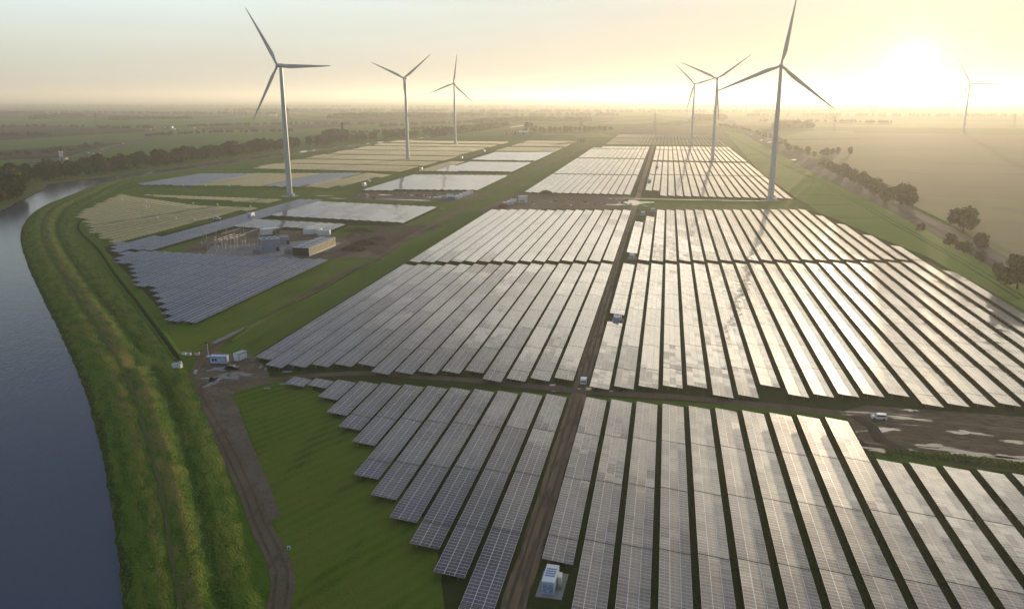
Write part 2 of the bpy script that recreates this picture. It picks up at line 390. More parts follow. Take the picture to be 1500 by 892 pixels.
def blob(name, c, rx, ry, z, mat, rot=0, n=54, jit=.25):
    pts = []; ph = [random.uniform(0, 6.28) for _ in range(6)]
    for i in range(n):
        t = 2 * math.pi * i / n; k = 1 + jit * (sum(math.sin((q + 2) * t + ph[q]) * (.75 if q < 3 else .45) for q in range(6)) + random.uniform(-.25, .25)); x, y = rx * k * math.cos(t), ry * k * math.sin(t)
        pts.append((c[0] + x * math.cos(rot) - y * math.sin(rot), c[1] + x * math.sin(rot) + y * math.cos(rot)))
    return sheet(name, pts, z, mat)

# ------------------------------------------------------------------ the land
kind(MB().add([(-36000, -1500, 0), (36000, -1500, 0), (36000, 40000, 0), (-36000, 40000, 0)], [(0, 1, 2, 3)]).build('ground', M_GRASS), 'structure')
NEAR_W = [tuple(G(*p)[:2]) for p in ((206, 1180), (196, 1010))] + [tuple(G(*p)[:2]) for p in ((183, 892), (168, 760), (147, 650), (124, 570), (95, 500), (65, 440), (42, 390), (31, 352), (36, 328), (58, 306), (105, 286), (141, 271), (182, 261), (222, 255), (262, 249.5), (320, 242), (380, 232.5), (460, 221.5), (540, 211.5), (600, 205.5), (670, 196.6))]
FAR_W = [tuple(G(*p)[:2]) for p in ((668, 195.6), (600, 203.6), (540, 209.3), (460, 219), (380, 229.5), (320, 237.5), (262, 245.5), (222, 251), (182, 256), (141, 262), (87, 268.5), (67, 271), (58, 279), (30, 293.5), (0, 309.5))] + [(-640, 470), (-560, 300), (-420, 150), (-330, 40)]
DL0 = smooth_line(NEAR_W, 3.0)
sheet('canal_water', [tuple(p) for p in DL0] + FAR_W, .06, M_WATER)
sheet('canal_water', W2([(733, 188.2), (745, 187.8), (776, 183.4), (770, 183.2)]), .12, M_WATER)

# dyke beside the canal: lofted cross-section with rough surface
DL = smooth_line(NEAR_W, 3.0); DN = normals(DL)
if (DL[0] + DN[0] * 10).x < DL[0].x: DN = [-v for v in DN]
SEC = [(-.8, -.2), (0.2, .35), (2.0, 1.2), (5, 1.9), (8, 2.2), (10, 2.0), (11, 1.75), (12.5, 1.7), (14, 1.8), (16, 2.2), (18, 1.6), (20, .7), (21.5, .25), (23, .5), (25, .75), (28, .45), (31, -.05)]
def KW(y): return .72 + .28 * min(1, max(0, (y - 105) / 95)) if y < 620 else max(.62, 1 - (y - 620) / 900)
mb = MB()
rows_ = []
acc = 0
for i, (p, n) in enumerate(zip(DL, DN)):
    if i: acc += (DL[i] - DL[i - 1]).length
    k = KW(p.y)
    row = []
    for j, (o, h) in enumerate(SEC):
        hs = 1 if p.y < 640 else max(.06, 1 - (p.y - 640) / 240)
        hh = h * hs + hs * (random.uniform(-.3, .3) if 1 < j < len(SEC) - 1 and not 5 <= j <= 8 else random.uniform(-.05, .05))
        if 212 < p.y < 226 and 9 <= j <= 15: hh = .9 if j < 12 else .25   # the ramp to the site entrance
        oo = o * k + random.uniform(-.3, .3)
        row.append(len(mb.v)); mb.v.append((p.x + n.x * oo, p.y + n.y * oo, hh))
    rows_.append(row)
for a, b in zip(rows_, rows_[1:]):
    for j in range(len(SEC) - 1): mb.f.append((a[j], a[j + 1], b[j + 1], b[j]))
bo = mb.build('canal_embankment', M_DYKE, smooth=True); kind(bo, 'structure')
cumd = [0]
for a, b in zip(DL, DL[1:]): cumd.append(cumd[-1] + (b - a).length)
ul = bo.data.uv_layers.new(name='UVMap'); nS = len(SEC)
for lp in bo.data.loops: ul.data[lp.index].uv = (cumd[lp.vertex_index // nS], SEC[lp.vertex_index % nS][0])
mid = [p + n * 12.2 * KW(p.y) for p, n in zip(DL, DN)]
strip('embankment_path', [tuple(p) for p in mid if p.y < 700][::4], 1.0, 1.86, ground_mat('worn path', ((.10, .115, .035), (.12, .115, .045), (.07, .10, .02), (.14, .13, .055)), (.05, .3, 2)), jit=.4)
def tuft_mesh(n, place, hmin, hmax, name, mat):
    mb = MB()
    for _ in range(n):
        r = place()
        if r is None: continue
        x, y, z = r; h = random.uniform(hmin, hmax); a = random.uniform(0, 6.28); w = h * random.uniform(.35, .8)
        for q in range(2):
            a2 = a + q * 1.6; dx, dy = math.cos(a2) * w, math.sin(a2) * w; lx, ly = random.uniform(-1.1, 1.1) * h, random.uniform(-1.1, 1.1) * h
            mb.add([(x - dx, y - dy, z - .15), (x + dx, y + dy, z - .15), (x + dx * .6 + lx, y + dy * .6 + ly, z + h), (x - dx * .3 + lx, y - dy * .3 + ly, z + h * .8)], [(0, 1, 2, 3)])
    return kind(mb.build(name, mat), 'stuff')
cum = [0]
for a, b in zip(DL, DL[1:]): cum.append(cum[-1] + (b - a).length)
nnear = max(i for i, p in enumerate(DL) if p.y < 640)
def on_bank():
    i = int(nnear * random.random() ** 1.35); p, n = DL[i].lerp(DL[i + 1], random.random()), DN[i]
    o = random.choice((random.uniform(.2, 10.8), random.uniform(.2, 10.8), random.uniform(14, 19), random.uniform(22, 28)))
    for (o0, h0), (o1, h1) in zip(SEC, SEC[1:]):
        if o0 <= o <= o1: h = h0 + (h1 - h0) * (o - o0) / (o1 - o0)
    if 212 < p.y < 226 and o > 13: return None
    o *= KW(p.y)
    return p.x + n.x * o + random.uniform(-1.2, 1.2), p.y + n.y * o + random.uniform(-1.2, 1.2), h
tuft_mesh(20000, on_bank, .07, .26, 'tall_grass', M_TUFT)

def shrub_zone():
    i = int(nnear * .42 * random.random()); p, n = DL[i].lerp(DL[i + 1], random.random()), DN[i]; o = random.gauss(23.5, 1.6) * KW(p.y)
    if 212 < p.y < 228 or math.sin(i * .31) + math.sin(i * .13 + 1) < -.5: return None
    return p.x + n.x * o, p.y + n.y * o, .4
tuft_mesh(4000, shrub_zone, .12, .38, 'rank_weeds', M_TUFT)
def lawn_spot():
    x, y = random.uniform(-122, -45), random.uniform(85, 212)
    if x < -66 - (y - 113) * .62 or x > -36 - (y - 105) * .68: return None
    return x, y, 0
tuft_mesh(9000, lawn_spot, .06, .22, 'meadow_tussocks', leaf_mat('meadow tussock', (.09, .18, .014), (.12, .20, .018), (.18, .20, .035)))
# far canal bank
strip('canal_bank', [(x - 9, y + 4) for x, y in FAR_W[:15]], 15, .5, ground_mat('far bank grass', ((.12, .14, .03), (.14, .14, .04), (.09, .11, .025), (.16, .15, .05)), (.02, .2, 1)), jit=1.0)
# meadow inside the dyke and around the first array
sheet('meadow', W2([(262, 540), (210, 500), (150, 420), (106, 360), (92, 330), (125, 303), (170, 283), (230, 264), (260, 262), (180, 284), (130, 330), (150, 362), (255, 475), (480, 382), (560, 378), (500, 400), (380, 467), (300, 515)]), .03, M_LUSH)
sheet('meadow', W2([(345, 575), (400, 561), (440, 556), (560, 640), (640, 800), (660, 960), (440, 960), (412, 800), (385, 690)]), .03, M_LUSH)
sheet('meadow', W2([(225, 276), (420, 278), (520, 282), (520, 296), (430, 288), (300, 284)]), .036, M_LUSH)
# 
M_DIP = ground_mat('sunken turf', ((.034, .062, .010), (.04, .066, .011), (.028, .05, .009), (.06, .07, .02)), (.05, .3, 2))
# ground under the arrays
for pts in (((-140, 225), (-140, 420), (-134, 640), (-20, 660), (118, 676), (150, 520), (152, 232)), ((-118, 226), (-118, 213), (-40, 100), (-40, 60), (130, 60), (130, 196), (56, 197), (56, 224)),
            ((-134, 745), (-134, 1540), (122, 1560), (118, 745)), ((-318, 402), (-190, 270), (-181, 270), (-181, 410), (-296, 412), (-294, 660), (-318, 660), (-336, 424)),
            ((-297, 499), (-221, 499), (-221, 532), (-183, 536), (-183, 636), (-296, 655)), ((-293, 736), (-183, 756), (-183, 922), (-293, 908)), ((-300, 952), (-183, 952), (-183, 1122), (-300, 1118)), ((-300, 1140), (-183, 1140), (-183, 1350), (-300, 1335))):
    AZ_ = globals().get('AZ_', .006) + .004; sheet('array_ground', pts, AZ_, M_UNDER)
# ditches round the array: dark bed between low lips
def ditch(pts, w=1.6):
    W_ = W2(pts) if len(pts[0]) == 2 and max(p[1] for p in pts) > 0 and pts[0][0] >= 0 else pts
    strip('ditch', W_, w, .045, M_DITCH, jit=.2)
    for s in (-1, 1):
        L = smooth_line(W_, 4); N = normals(L); mb = MB(); rws = []
        for p, n in zip(L, N):
            r = []
            for o, h in ((.45 * w, .05), (.55 * w, .45), (.9 * w, .4), (1.5 * w, .02)):
                r.append(len(mb.v)); q = p + n * (s * o); mb.v.append((q.x, q.y, h + random.uniform(-.06, .06)))
            rws.append(r)
        for a, b in zip(rws, rws[1:]):
            for j in range(3): mb.f.append((a[j], a[j + 1], b[j + 1], b[j]) if s < 0 else (a[j + 1], a[j], b[j], b[j + 1]))
        kind(mb.build('ditch_edge', M_GRASS), 'structure')
ditch([(262, 528), (240, 497), (200, 443), (170, 405), (143, 366), (114, 332), (140, 308), (172, 284), (215, 271)])
ditch([(402, 530), (440, 500), (490, 472), (545, 445), (600, 410), (655, 372), (700, 344)], 3.0)
ditch([(335, 500), (395, 462), (460, 432), (525, 395), (560, 380)], 1.2)
ditch([(1500, 440), (1400, 378), (1300, 322), (1210, 272), (1130, 232), (1062, 195)], 2.4)

# tracks
strip('dirt_track', [(-62, 60)] + W2([(408, 892), (380, 765), (350, 690), (320, 630), (296, 590), (285, 565)]), 4.4, .07, M_TRACK, step=6, jit=.12)
sheet('concrete_apron', W2([(308, 588), (338, 578), (350, 600), (362, 634), (386, 690), (411, 752), (409, 758), (392, 764), (378, 765), (352, 692), (326, 634)]), .05, ground_mat('worn slabs', ((.165, .118, .078), (.19, .145, .105), (.12, .085, .056), (.225, .18, .135)), (.08, .35, 1.6), bumpd=.08))
sheet('junction', W2([(268, 560), (290, 530), (308, 512), (330, 518), (372, 522), (392, 540), (396, 556), (345, 575), (316, 590), (300, 604)]), .055, mud_mat('junction dirt', .64, (1, 1, 1), .75))
for p, a, b in (((325, 553), 4.5, 3), ((318, 541), 3, 1.6), ((352, 548), 4.5, 1.4), ((310, 560), 1.6, 4)):
    blob('concrete_patch', G(*p), a, b, .085, M_CONC, rot=.2, jit=.35)
strip('dirt_track', W2([(292, 540), (308, 512), (340, 493), (385, 468), (440, 437), (500, 403), (560, 375), (600, 348), (650, 320), (700, 291), (745, 267), (800, 241), (850, 219), (905, 196), (935, 184)]), 4.6, .065, M_TRACK, jit=.35)
strip('concrete_plates', W2([(312, 503), (345, 487), (383, 470)]), 2.2, .09, M_CONC, jit=.1)
strip('dirt_track', W2([(340, 572), (400, 557), (470, 549), (550, 547), (620, 552), (700, 558), (790, 567), (850, 573), (950, 579), (1020, 584), (1100, 592), (1180, 600), (1250, 606)]), 4.2, .06, M_TRACK, jit=.35)
strip('centre_track', [(-23, 60), (-23, 230), (-24, 330), (-25, 450), (-24.5, 640), (-24, 700), (-24, 760), (-24.5, 1000), (-25, 1560)], 4.6, .055, M_MUD2, jit=.3)
strip('track_verge', [(-22.6, 128), (-22.2, 150), (-22, 170), (-22.3, 200)], .7, .075, M_TRACK, jit=.35)
M_RUT = ground_mat('wheel rut', ((.115, .080, .051), (.14, .098, .065), (.09, .062, .041), (.16, .115, .08)), (.05, .3, 2))
def ruts(pts, z, w=.55, off=.95):
    L = smooth_line(pts, 5); N = normals(L)
    for s in (-1, 1): strip('wheel_rut', [tuple(p + n * (s * off + random.uniform(-.05, .05))) for p, n in zip(L, N)][::2], w, z, M_RUT, jit=.1)
ruts([(-62, 60)] + W2([(408, 892), (380, 765), (350, 690), (320, 630), (296, 590), (285, 565)]), .088)
ruts(W2([(292, 540), (308, 512), (340, 493), (385, 468), (440, 437), (500, 403), (560, 375), (600, 348)]), .08)
ruts(W2([(400, 557), (470, 549), (550, 547), (620, 552), (700, 558), (790, 567), (850, 573), (950, 579), (1020, 584), (1100, 592), (1180, 600), (1240, 605)]), .078)
ruts([(-23, 60), (-23, 225)], .072)
ruts([(-23.2, 245), (-24, 330), (-25, 450), (-24.5, 640)], .072)
sheet('field_gap', W2([(700, 308), (760, 283), (905, 287), (935, 292), (930, 304), (800, 306), (720, 318)]), .05, mud_mat('compound dirt', .66, (.5, 1, 1), .5))
sheet('compound', W2([(505, 291), (535, 281), (695, 281), (700, 286), (665, 297), (560, 295)]), .05, mud_mat('compound soil', .66, (.4, 1, 1), .5))
sheet('muddy_ground', W2([(1236, 602), (1270, 594), (1350, 600), (1440, 606), (1560, 616), (1700, 640), (1700, 720), (1560, 693), (1440, 680), (1340, 672), (1285, 664), (1256, 640)]), .05, M_MUD)
strip('wheel_ruts', W2([(1230, 604), (1290, 607), (1345, 611), (1400, 620), (1500, 632), (1600, 640)]), 3.2, .075, mud_mat('pale wet ruts', .50, (.12, 1, 1)), jit=.6)
strip('wheel_ruts', W2([(1255, 610), (1275, 626), (1290, 645), (1330, 662), (1400, 676), (1500, 686), (1600, 700)]), 3.4, .07, M_DARKTRACK, jit=.5)
for p, a, b, r in (((1415, 634), 4.5, 1.2, -.06), ((1335, 601), 2.2, .8, 0), ((1290, 660), 4, 1.2, -.2), ((1420, 664), 9, 1.5, -.08), ((1480, 671), 5, 1.6, -.05), ((1490, 648), 4, 1, 0), ((1365, 653), 5, .8, 0), ((1330, 613), 6, .9, -.03),
                   ((868, 570), 5, 1.1, -.05), ((808, 564), 4, .7, 0), ((930, 297), 12, 12, .4), ((985, 292.5), 40, 2.6, .02), ((1070, 294), 30, 2.2, 0), ((905, 300), 9, 3, 0), ((1195, 236), 8, 6, 0), ((1105, 233), 10, 7, .2), ((595, 293), 26, 3, 0), ((565, 286), 9, 3, 0), ((640, 289), 8, 4, 0), ((450, 295), 10, 3, .2), ((475, 287), 7, 2, 0), ((495, 291), 8, 2, 0)):
    blob('puddle', G(*p), a, b, .085, M_PUD, rot=r, jit=.3)
strip('soil_strip', W2([(400, 534), (500, 478), (600, 405), (655, 365), (705, 327), (745, 300)]), 3, .05, M_SOIL, jit=.8)
# grass ridge by the mud
mb = MB(); L = smooth_line(W2([(1300, 662), (1340, 667), (1400, 671), (1500, 684), (1600, 698)]), 1.2); N = normals(L); rws = []
for i, (p, n) in enumerate(zip(L, N)):
    r = []; k = math.sin(math.pi * min(1, (i + 1) / 14) / 2)
    for o, h in ((-2.2, -.02), (-1.3, .5), (-.3, .8), (.7, .6), (2, -.02)):
        r.append(len(mb.v)); q = p + n * o * k; mb.v.append((q.x, q.y, h * k + random.uniform(-.12, .12)))
    rws.append(r)
for a, b in zip(rws, rws[1:]):
    for j in range(4): mb.f.append((a[j], a[j + 1], b[j + 1], b[j]))
kind(mb.build('grass_ridge', M_BANK), 'structure')
def ridge_spot():
    i = random.randrange(len(L)); p, n = L[i], N[i]; o = random.uniform(-2, 2)
    return p.x + n.x * o, p.y + n.y * o, max(0, .75 - abs(o) * .35)
tuft_mesh(900, ridge_spot, .2, .5, 'ridge_grass', M_TUFT)

# far farmland, each parcel a sheet
for nm, pts, mt in (
    ('field', [(-300, 176), (-300, 185), (60, 183.5), (160, 186.5), (155, 182), (60, 179)], M_FARG),
    ('field', [(-300, 186), (-300, 207), (0, 206), (150, 196.5), (226, 193), (228, 190), (160, 187), (60, 184)], M_FARB),
    ('field', [(-300, 208), (-300, 222), (0, 220), (80, 214), (200, 205), (216, 200), (150, 197.5), (0, 207)], M_FARG),
    ('field', [(-300, 223), (-300, 245), (90, 232), (140, 218), (180, 209.5), (80, 215.5), (0, 221.5)], M_FARB),
    ('field', [(150, 231), (235, 206), (272, 193), (420, 191), (480, 192), (480, 205), (300, 222)], M_FARG),
    ('field', [(285, 191), (300, 187), (500, 181), (560, 183), (440, 189)], M_FARB),
    ('field', [(200, 176), (330, 177), (460, 179), (500, 180.5), (300, 185.5), (215, 181)], M_FARG),
    ('field', [(-300, 162), (-300, 174), (100, 174), (330, 173), (300, 164), (100, 161)], M_FARB),
    ('field', [(470, 203), (500, 184), (690, 176), (735, 178), (640, 190)], M_FARG),
    ('field', [(620, 175), (740, 173), (780, 178), (690, 182)], M_FARL),
    ('field', [(440, 178), (640, 172), (900, 172), (900, 176), (600, 179)], M_FARB),
    ('field', [(900, 206), (915, 186), (1050, 184), (1060, 206)], M_FARB),
    ('field', [(880, 182), (900, 176), (1000, 176), (950, 183)], M_FARL),
    ('field', [(1080, 184), (1075, 176), (1260, 176), (1700, 182), (1700, 190), (1250, 187)], M_FARL),
    ('field', [(1120, 205), (1110, 193), (1250, 192), (1260, 203)], M_FARL),
    ('field', [(1145, 206), (1260, 204), (1250, 195), (1700, 200), (1700, 330), (1500, 360), (1345, 290), (1230, 240)], M_TAN),
    ('field', [(1320, 288), (1700, 302), (1700, 420), (1500, 392)], ground_mat('dry field', ((.24, .20, .09), (.27, .22, .10), (.21, .18, .085), (.25, .21, .10)), (.004, .02, .2), bumpd=0)),
    ('field', [(1062, 193), (1088, 196), (1200, 259), (1300, 308), (1400, 362), (1500, 420), (1500, 455), (1360, 378), (1270, 342), (1200, 312), (1165, 290), (1110, 250)], ground_mat('green strip', ((.19, .27, .035), (.23, .28, .05), (.13, .20, .03), (.21, .25, .04)), (.008, .03, .5), stretch=(.3, 1, 1), bumpd=0)),
    ('verge', [(1088, 196), (1102, 195), (1230, 248), (1330, 303), (1420, 350), (1560, 418), (1560, 450), (1500, 420), (1400, 362), (1300, 308), (1200, 259)], ground_mat('rough verge', ((.13, .105, .07), (.15, .12, .075), (.10, .09, .05), (.17, .14, .09)), (.02, .06, .4), bumpd=0)),
    ('field', [(770, 203), (900, 201), (880, 195), (800, 196)], M_FARL),
    ('field', [(600, 204), (700, 202), (850, 205), (840, 199), (720, 197), (690, 198)], M_FARG)):
    FZ = globals().get('FZ', .1) + .012; sheet(nm, W2(pts), FZ, mt)
for x0 in (1340, 1400):   # bright wet furrows / pale farm lanes on the right
    pass
strip('farm_lane', W2([(1250, 230.5), (1380, 232), (1700, 236)]), 3, .5, M_FARL)
strip('farm_lane', W2([(1335, 293), (1420, 296), (1700, 306)]), 3, .52, M_FARL)
strip('railway_bed', W2([(1085, 190), (1150, 215), (1250, 262), (1330, 308), (1420, 358), (1560, 432)]), 7, .5, ground_mat('ballast', ((.16, .13, .105), (.18, .15, .12), (.13, .11, .09), (.2, .17, .14)), (.02, .1, .6), bumpd=0))
strip('country_road', W2([(1092, 186), (1180, 219), (1240, 247), (1330, 296), (1420, 340), (1560, 408)]), 4.5, .54, M_FARL)
for p, a in (((1115, 206), 14), ((1127, 209), 16), ((1163, 235), 7), ((1100, 198), 8), ((1003, 180), 22)):
    blob('standing_water', G(*p), 3.5, a * 1.6, .6, M_PUD, rot=RD(-12), jit=.15)

# motorway
MW = W2([(-60, 262), (60, 238), (110, 231), (140, 225), (175, 215), (215, 203), (250, 193), (275, 187.5), (300, 181), (330, 176)])
strip('motorway', MW, 24, .55, M_ASPH, step=40)
strip('motorway_median', MW, 3, .65, M_FARG, step=40)
for s in (-8, 8):
    N_ = normals([V2(p) for p in MW]); strip('lane_marking', [tuple(V2(p) + n * s) for p, n in zip(MW, N_)], .5, .6, M_WHITE, step=40)

exec_after = []
# ------------------------------------------------------------------ solar tables
PV = 1.083; TW = 6.0; ZH = 1.66; ZL = .92; PITCHX = 7.47
def deck_mb(n, x0=-TW / 2, y0=None, v0=0):
    mb = MB(); Ln = n * PV; y0 = -Ln / 2 if y0 is None else y0
    a = [(x0, y0, ZH), (x0 + TW, y0, ZL), (x0 + TW, y0 + Ln, ZL), (x0, y0 + Ln, ZH)]
    mb.v = a + [(x, y, z - .06) for x, y, z in a]
    mb.f = [(0, 1, 2, 3), (7, 6, 5, 4), (0, 4, 5, 1), (1, 5, 6, 2), (2, 6, 7, 3), (3, 7, 4, 0)]
    mb.uv = [0, v0, 3, v0, 3, v0 + n, 0, v0 + n] + [1.5, v0 + .5] * 20
    return mb
def frame_mb(n, x0=-TW / 2, y0=None, rails=True):
    mb = MB(); Ln = n * PV; y0 = -Ln / 2 if y0 is None else y0
    k = max(2, round(Ln / 4.4) + 1)
    for i in range(k):
        y = y0 + .5 + (Ln - 1) * i / (k - 1)
        for fx in (.22, .78):
            z = ZH + (ZL - ZH) * fx; mb.box(x0 + TW * fx, y, -.1, .14, .14, z - .08)
        if i == 0 and rails:
            for fx in (.22, .78): mb.box(x0 + TW * fx, y0 + Ln / 2, ZH + (ZL - ZH) * fx - .24, .1, Ln - .3, .1)
        if rails: mb.add([(x0 + .3, y - .05, ZH - .2), (x0 + .3, y + .05, ZH - .2), (x0 + TW - .3, y + .05, ZL - .16), (x0 + TW - .3, y - .05, ZL - .16), (x0 + .3, y - .05, ZH - .1), (x0 + .3, y + .05, ZH - .1), (x0 + TW - .3, y + .05, ZL - .08), (x0 + TW - .3, y - .05, ZL - .08)],
                         [(0, 1, 2, 3), (7, 6, 5, 4), (0, 3, 7, 4), (1, 5, 6, 2), (0, 4, 5, 1), (3, 2, 6, 7)])
    return mb
def rack_mb(n, x0=-TW / 2, y0=None, posts=True):
    mb = MB(); Ln = n * PV; y0 = -Ln / 2 if y0 is None else y0
    for i in range(7):
        f = (i + .5) / 7; x = x0 + TW * f; z = ZH + (ZL - ZH) * f
        mb.box(x, y0 + Ln / 2, z - .1, .30, Ln, .1)
    k = max(2, round(Ln / 4.4) + 1)
    for i in range(k):
        y = y0 + .4 + (Ln - .8) * i / (k - 1)
        if posts:
            for fx in (.22, .78): mb.box(x0 + TW * fx, y, -.1, .16, .16, ZH + (ZL - ZH) * fx)
    return mb
ORD = ['first', 'second', 'third', 'fourth', 'fifth', 'sixth', 'seventh', 'eighth', 'ninth', 'tenth', 'eleventh', 'twelfth', 'thirteenth', 'fourteenth', 'fifteenth', 'sixteenth', 'seventeenth', 'eighteenth', 'nineteenth', 'twentieth', 'twenty-first', 'twenty-second', 'twenty-third', 'twenty-fourth', 'twenty-fifth', 'twenty-sixth', 'twenty-seventh', 'twenty-eighth', 'twenty-ninth', 'thirtieth']
MATT = []
TABLES = []   # (x, y0, n, label)
RACKS = []
def row(x, ya, yb, label, store, fromfar=False, step=24, gap=.32, unit=8):
    """tables of 24 panels along one row between ya and yb; label gets the ordinal from the near end"""
    L_ = yb - ya; full = step * PV + gap; k = int((L_ + .8) // full); rest = int((L_ - k * full) / PV // unit * unit)
    seq = [step] * k
    if rest >= unit:
        if fromfar: seq = [rest] + seq
        else: seq = [rest] + seq
    tot_ = sum(s * PV + gap for s in seq)
    y = yb - tot_ if fromfar else ya
    for i, s in enumerate(seq):
        store.append((x, y, s, label(i, len(seq)))); y += s * PV + gap
# lower block
NEAR_ENDS = [90, 126.5, 135.5, 144.8, 153.6, 162.1, 179.9, 188.3, 197.5, 206.3, 215.0, 215.0]
def ordl(i): return ORD[i] if i < len(ORD) else 'far'
for j, e in enumerate(NEAR_ENDS):
    x = -32.0 - PITCHX * j
    row(x, e, 223.6, lambda i, n, j=j: f'{ordl(n - 1 - i)} solar table below the cross track in {ordl(j)} row left of centre track', TABLES, True, unit=2)
for i_ in range(16):
    x = -20.0 + PITCHX * i_; far = 223.2 - .045 * (x + 20) if i_ < 10 else 194.6 - .07 * (x - 55)
    near = 135.5 if i_ == 0 else 66
    row(x, near, far, lambda i, n, j=i_: f'{ordl(n - 1 - i)} solar table below the cross track in {ordl(j)} row right of centre track', TABLES, True, unit=2)
# middle blocks (sheared)
GAP0, GAP1 = G(903, 473).y - 3.5, G(903, 473).y + 9
for side in (-1, 1):
    for j in range(15 if side < 0 else 23):
        x = (-31.8 - PITCHX * j) if side < 0 else (-20 + PITCHX * j)
        b = 247.2 + .24 * (x + 31.6) if x < 0 else 254.8 + .215 * x
        th = 231.6 if x < 30 else 236
        b += 8 * PV * 6
        while b - 8.73 > th: b -= 8.73
        farY = 247.2 + .22 * (x + 31.6) + 7 * 26.0 - (4.5 if side < 0 else 5.5)
        if side > 0 and j >= 21: farY = 466 if j == 21 else 440
        sn = 'left' if side < 0 else 'right'
        lab = lambda i, n, j=j, sn=sn: f'{ordl(i)} solar table up from the cross track in {ordl(j)} row {sn} of centre track'
        n0 = len(TABLES)
        # near remainder then full tables, trimmed at the far lane
        base = 247.2 + (.24 * (x + 31.6) if x < 0 else 7.6 + .215 * x)
        r = (base - b) / 8.73; r = round(r % 3)
        y = b; i = 0; seq = []
        if r: seq.append(8 * r)
        while True:
            yy = b + sum(s * PV + .34 for s in seq); left = farY - yy
            if left >= 26.0: seq.append(24)
            else:
                q = int(left / PV)
                if q >= 3: seq.append(q)
                break
        for i, s in enumerate(seq):
            if side > 0 and j == 0 and y < GAP1 and y + s * PV > GAP0:      # the station stands in this row
                n1, n2 = int((GAP0 - y) / PV), int((y + s * PV - GAP1) / PV)
                if n1 > 2: TABLES.append((x, y, n1, lab(i, len(seq))))
                if n2 > 2: TABLES.append((x, y + s * PV - n2 * PV, n2, lab(i, len(seq)).replace('solar table', 'shortened solar table')))
                y += s * PV + .34; continue
            TABLES.append((x, y, s, lab(i, len(seq)))); y += s * PV + .34
        # upper middle block
        if side > 0 and j >= 22: continue
        st = farY + 8.4 if not (side > 0 and j >= 21) else 468
        en = 433.5 + .2 * (x + 31.6) + 213
        if side > 0 and j >= 18: en = {18: 640, 19: 597, 20: 552, 21: 512}[j]
        if side > 0 and j < 2: st += (24, 2)[j]; en = (585, 612)[j]
        sn2 = sn
        row(x, st, en, lambda i, n, j=j, sn=sn: f'{ordl(i)} solar table above the narrow cross lane in {ordl(j)} row {sn} of centre track', TABLES, False, unit=4)
# far blocks
for j in range(14):
    x = -37.5 - 7.25 * j
    for q, (a, c) in enumerate(((752, 948), (954, 1216), (1224, 1448), (1456, 1528 - (40 if j > 11 else 0)))):
        row(x, a, c, lambda i, n, q=q: 'pale shining solar table in the far blocks left of centre track', TABLES)
for j in range(18):
    x = -18.5 + 7.4 * j
    for q, (a, c) in enumerate(((748 if j > 1 else 790, 962), (966, 1164), (1188, 1440), (1448, 1545))):
        row(x, a, c, lambda i, n: 'pale shining solar table in the far blocks right of centre track', TABLES)
def clip_rows(poly, store, lab, dx=PITCHX, unit=8):
    xs = [p[0] for p in poly]; x = min(xs) + .4
    while x + TW * .5 < max(xs):
        hits = []; xc = x + TW / 2
        for a, b in zip(poly, poly[1:] + poly[:1]):
            if (a[0] - xc) * (b[0] - xc) < 0: hits.append(a[1] + (b[1] - a[1]) * (xc - a[0]) / (b[0] - a[0]))
        hits.sort()
        for a, b in zip(hits[::2], hits[1::2]):
            if b - a > 8: row(x, a, b, lab, store, True, unit=unit)
        x += dx
B1n = [0]
def lab_of(txt):
    return lambda i, n: txt
clip_rows([(-316, 402), (-191, 272), (-182.5, 272), (-182.5, 408), (-245, 408), (-286, 411), (-296, 412)], MATT, lab_of('dark blue solar table in the sawtooth array before the substation'))
clip_rows([(-334, 424), (-316, 403), (-296, 413), (-296, 660), (-318, 660), (-320, 470)], MATT, lab_of('dark solar table in the narrow strip beside the bare racks'))
clip_rows([(-297, 503), (-222, 499), (-222, 531), (-297, 541)], TABLES, lab_of('pale blue solar table in the small block behind the substation'))
clip_rows([(-296, 556), (-184.5, 538), (-184.5, 633), (-296, 649)], TABLES, lab_of('pale blue solar table in front of the muddy container compound'))
clip_rows([(-292, 737), (-184, 758), (-184, 919), (-292, 906)], TABLES, lab_of('silvery solar table in the block behind the muddy container compound'))
clip_rows([(-282, 955), (-184, 964), (-184, 1117), (-276, 1114)], TABLES, lab_of('silvery solar table in the second block behind the container compound'))
clip_rows([(-282, 1148), (-184, 1144), (-184, 1344), (-282, 1326)], TABLES, lab_of('grey solar table in the farthest block left of the dirt track'))
clip_rows([(-546, 742), (-482, 742), (-482, 886), (-545, 872)], MATT, lab_of('dark solar table in the far corner next to the canal'))
clip_rows([(-404, 751), (-364, 750), (-358, 918), (-404, 904)], MATT, lab_of('dark solar table between bare racks behind the nearest left turbine'))
# bare mounting racks
clip_rows([(-395, 480), (-336, 428), (-330, 600), (-386, 604), (-445, 634), (-480, 650), (-506, 668), (-450, 540)], RACKS, lab_of('bare yellowish mounting rack in the field by the canal bend'))
clip_rows([(-506, 669), (-440, 646), (-337, 628), (-337, 657)], RACKS, lab_of('bare mounting rack in the thin strip before the nearest left turbine'), unit=6)
clip_rows([(-481, 747), (-405, 750), (-405, 904), (-481, 887)], RACKS, lab_of('bare mounting rack between dark tables behind the nearest left turbine'))
clip_rows([(-362, 750), (-330, 749), (-318, 900), (-356, 918)], RACKS, lab_of('bare mounting rack right of the nearest left turbine tower'))
for a, b in ((945, 1030), (1040, 1112), (1122, 1215), (1232, 1330), (1345, 1450), (1470, 1545), (1575, 1660)):
    r = -318 if a < 1225 else -322
    clip_rows([(-525 - (a - 945) * .06, a), (r, a - 8), (r, b - 8), (-525 - (b - 945) * .06, b)], RACKS, lab_of('bare mounting rack in the far fields along the canal'))
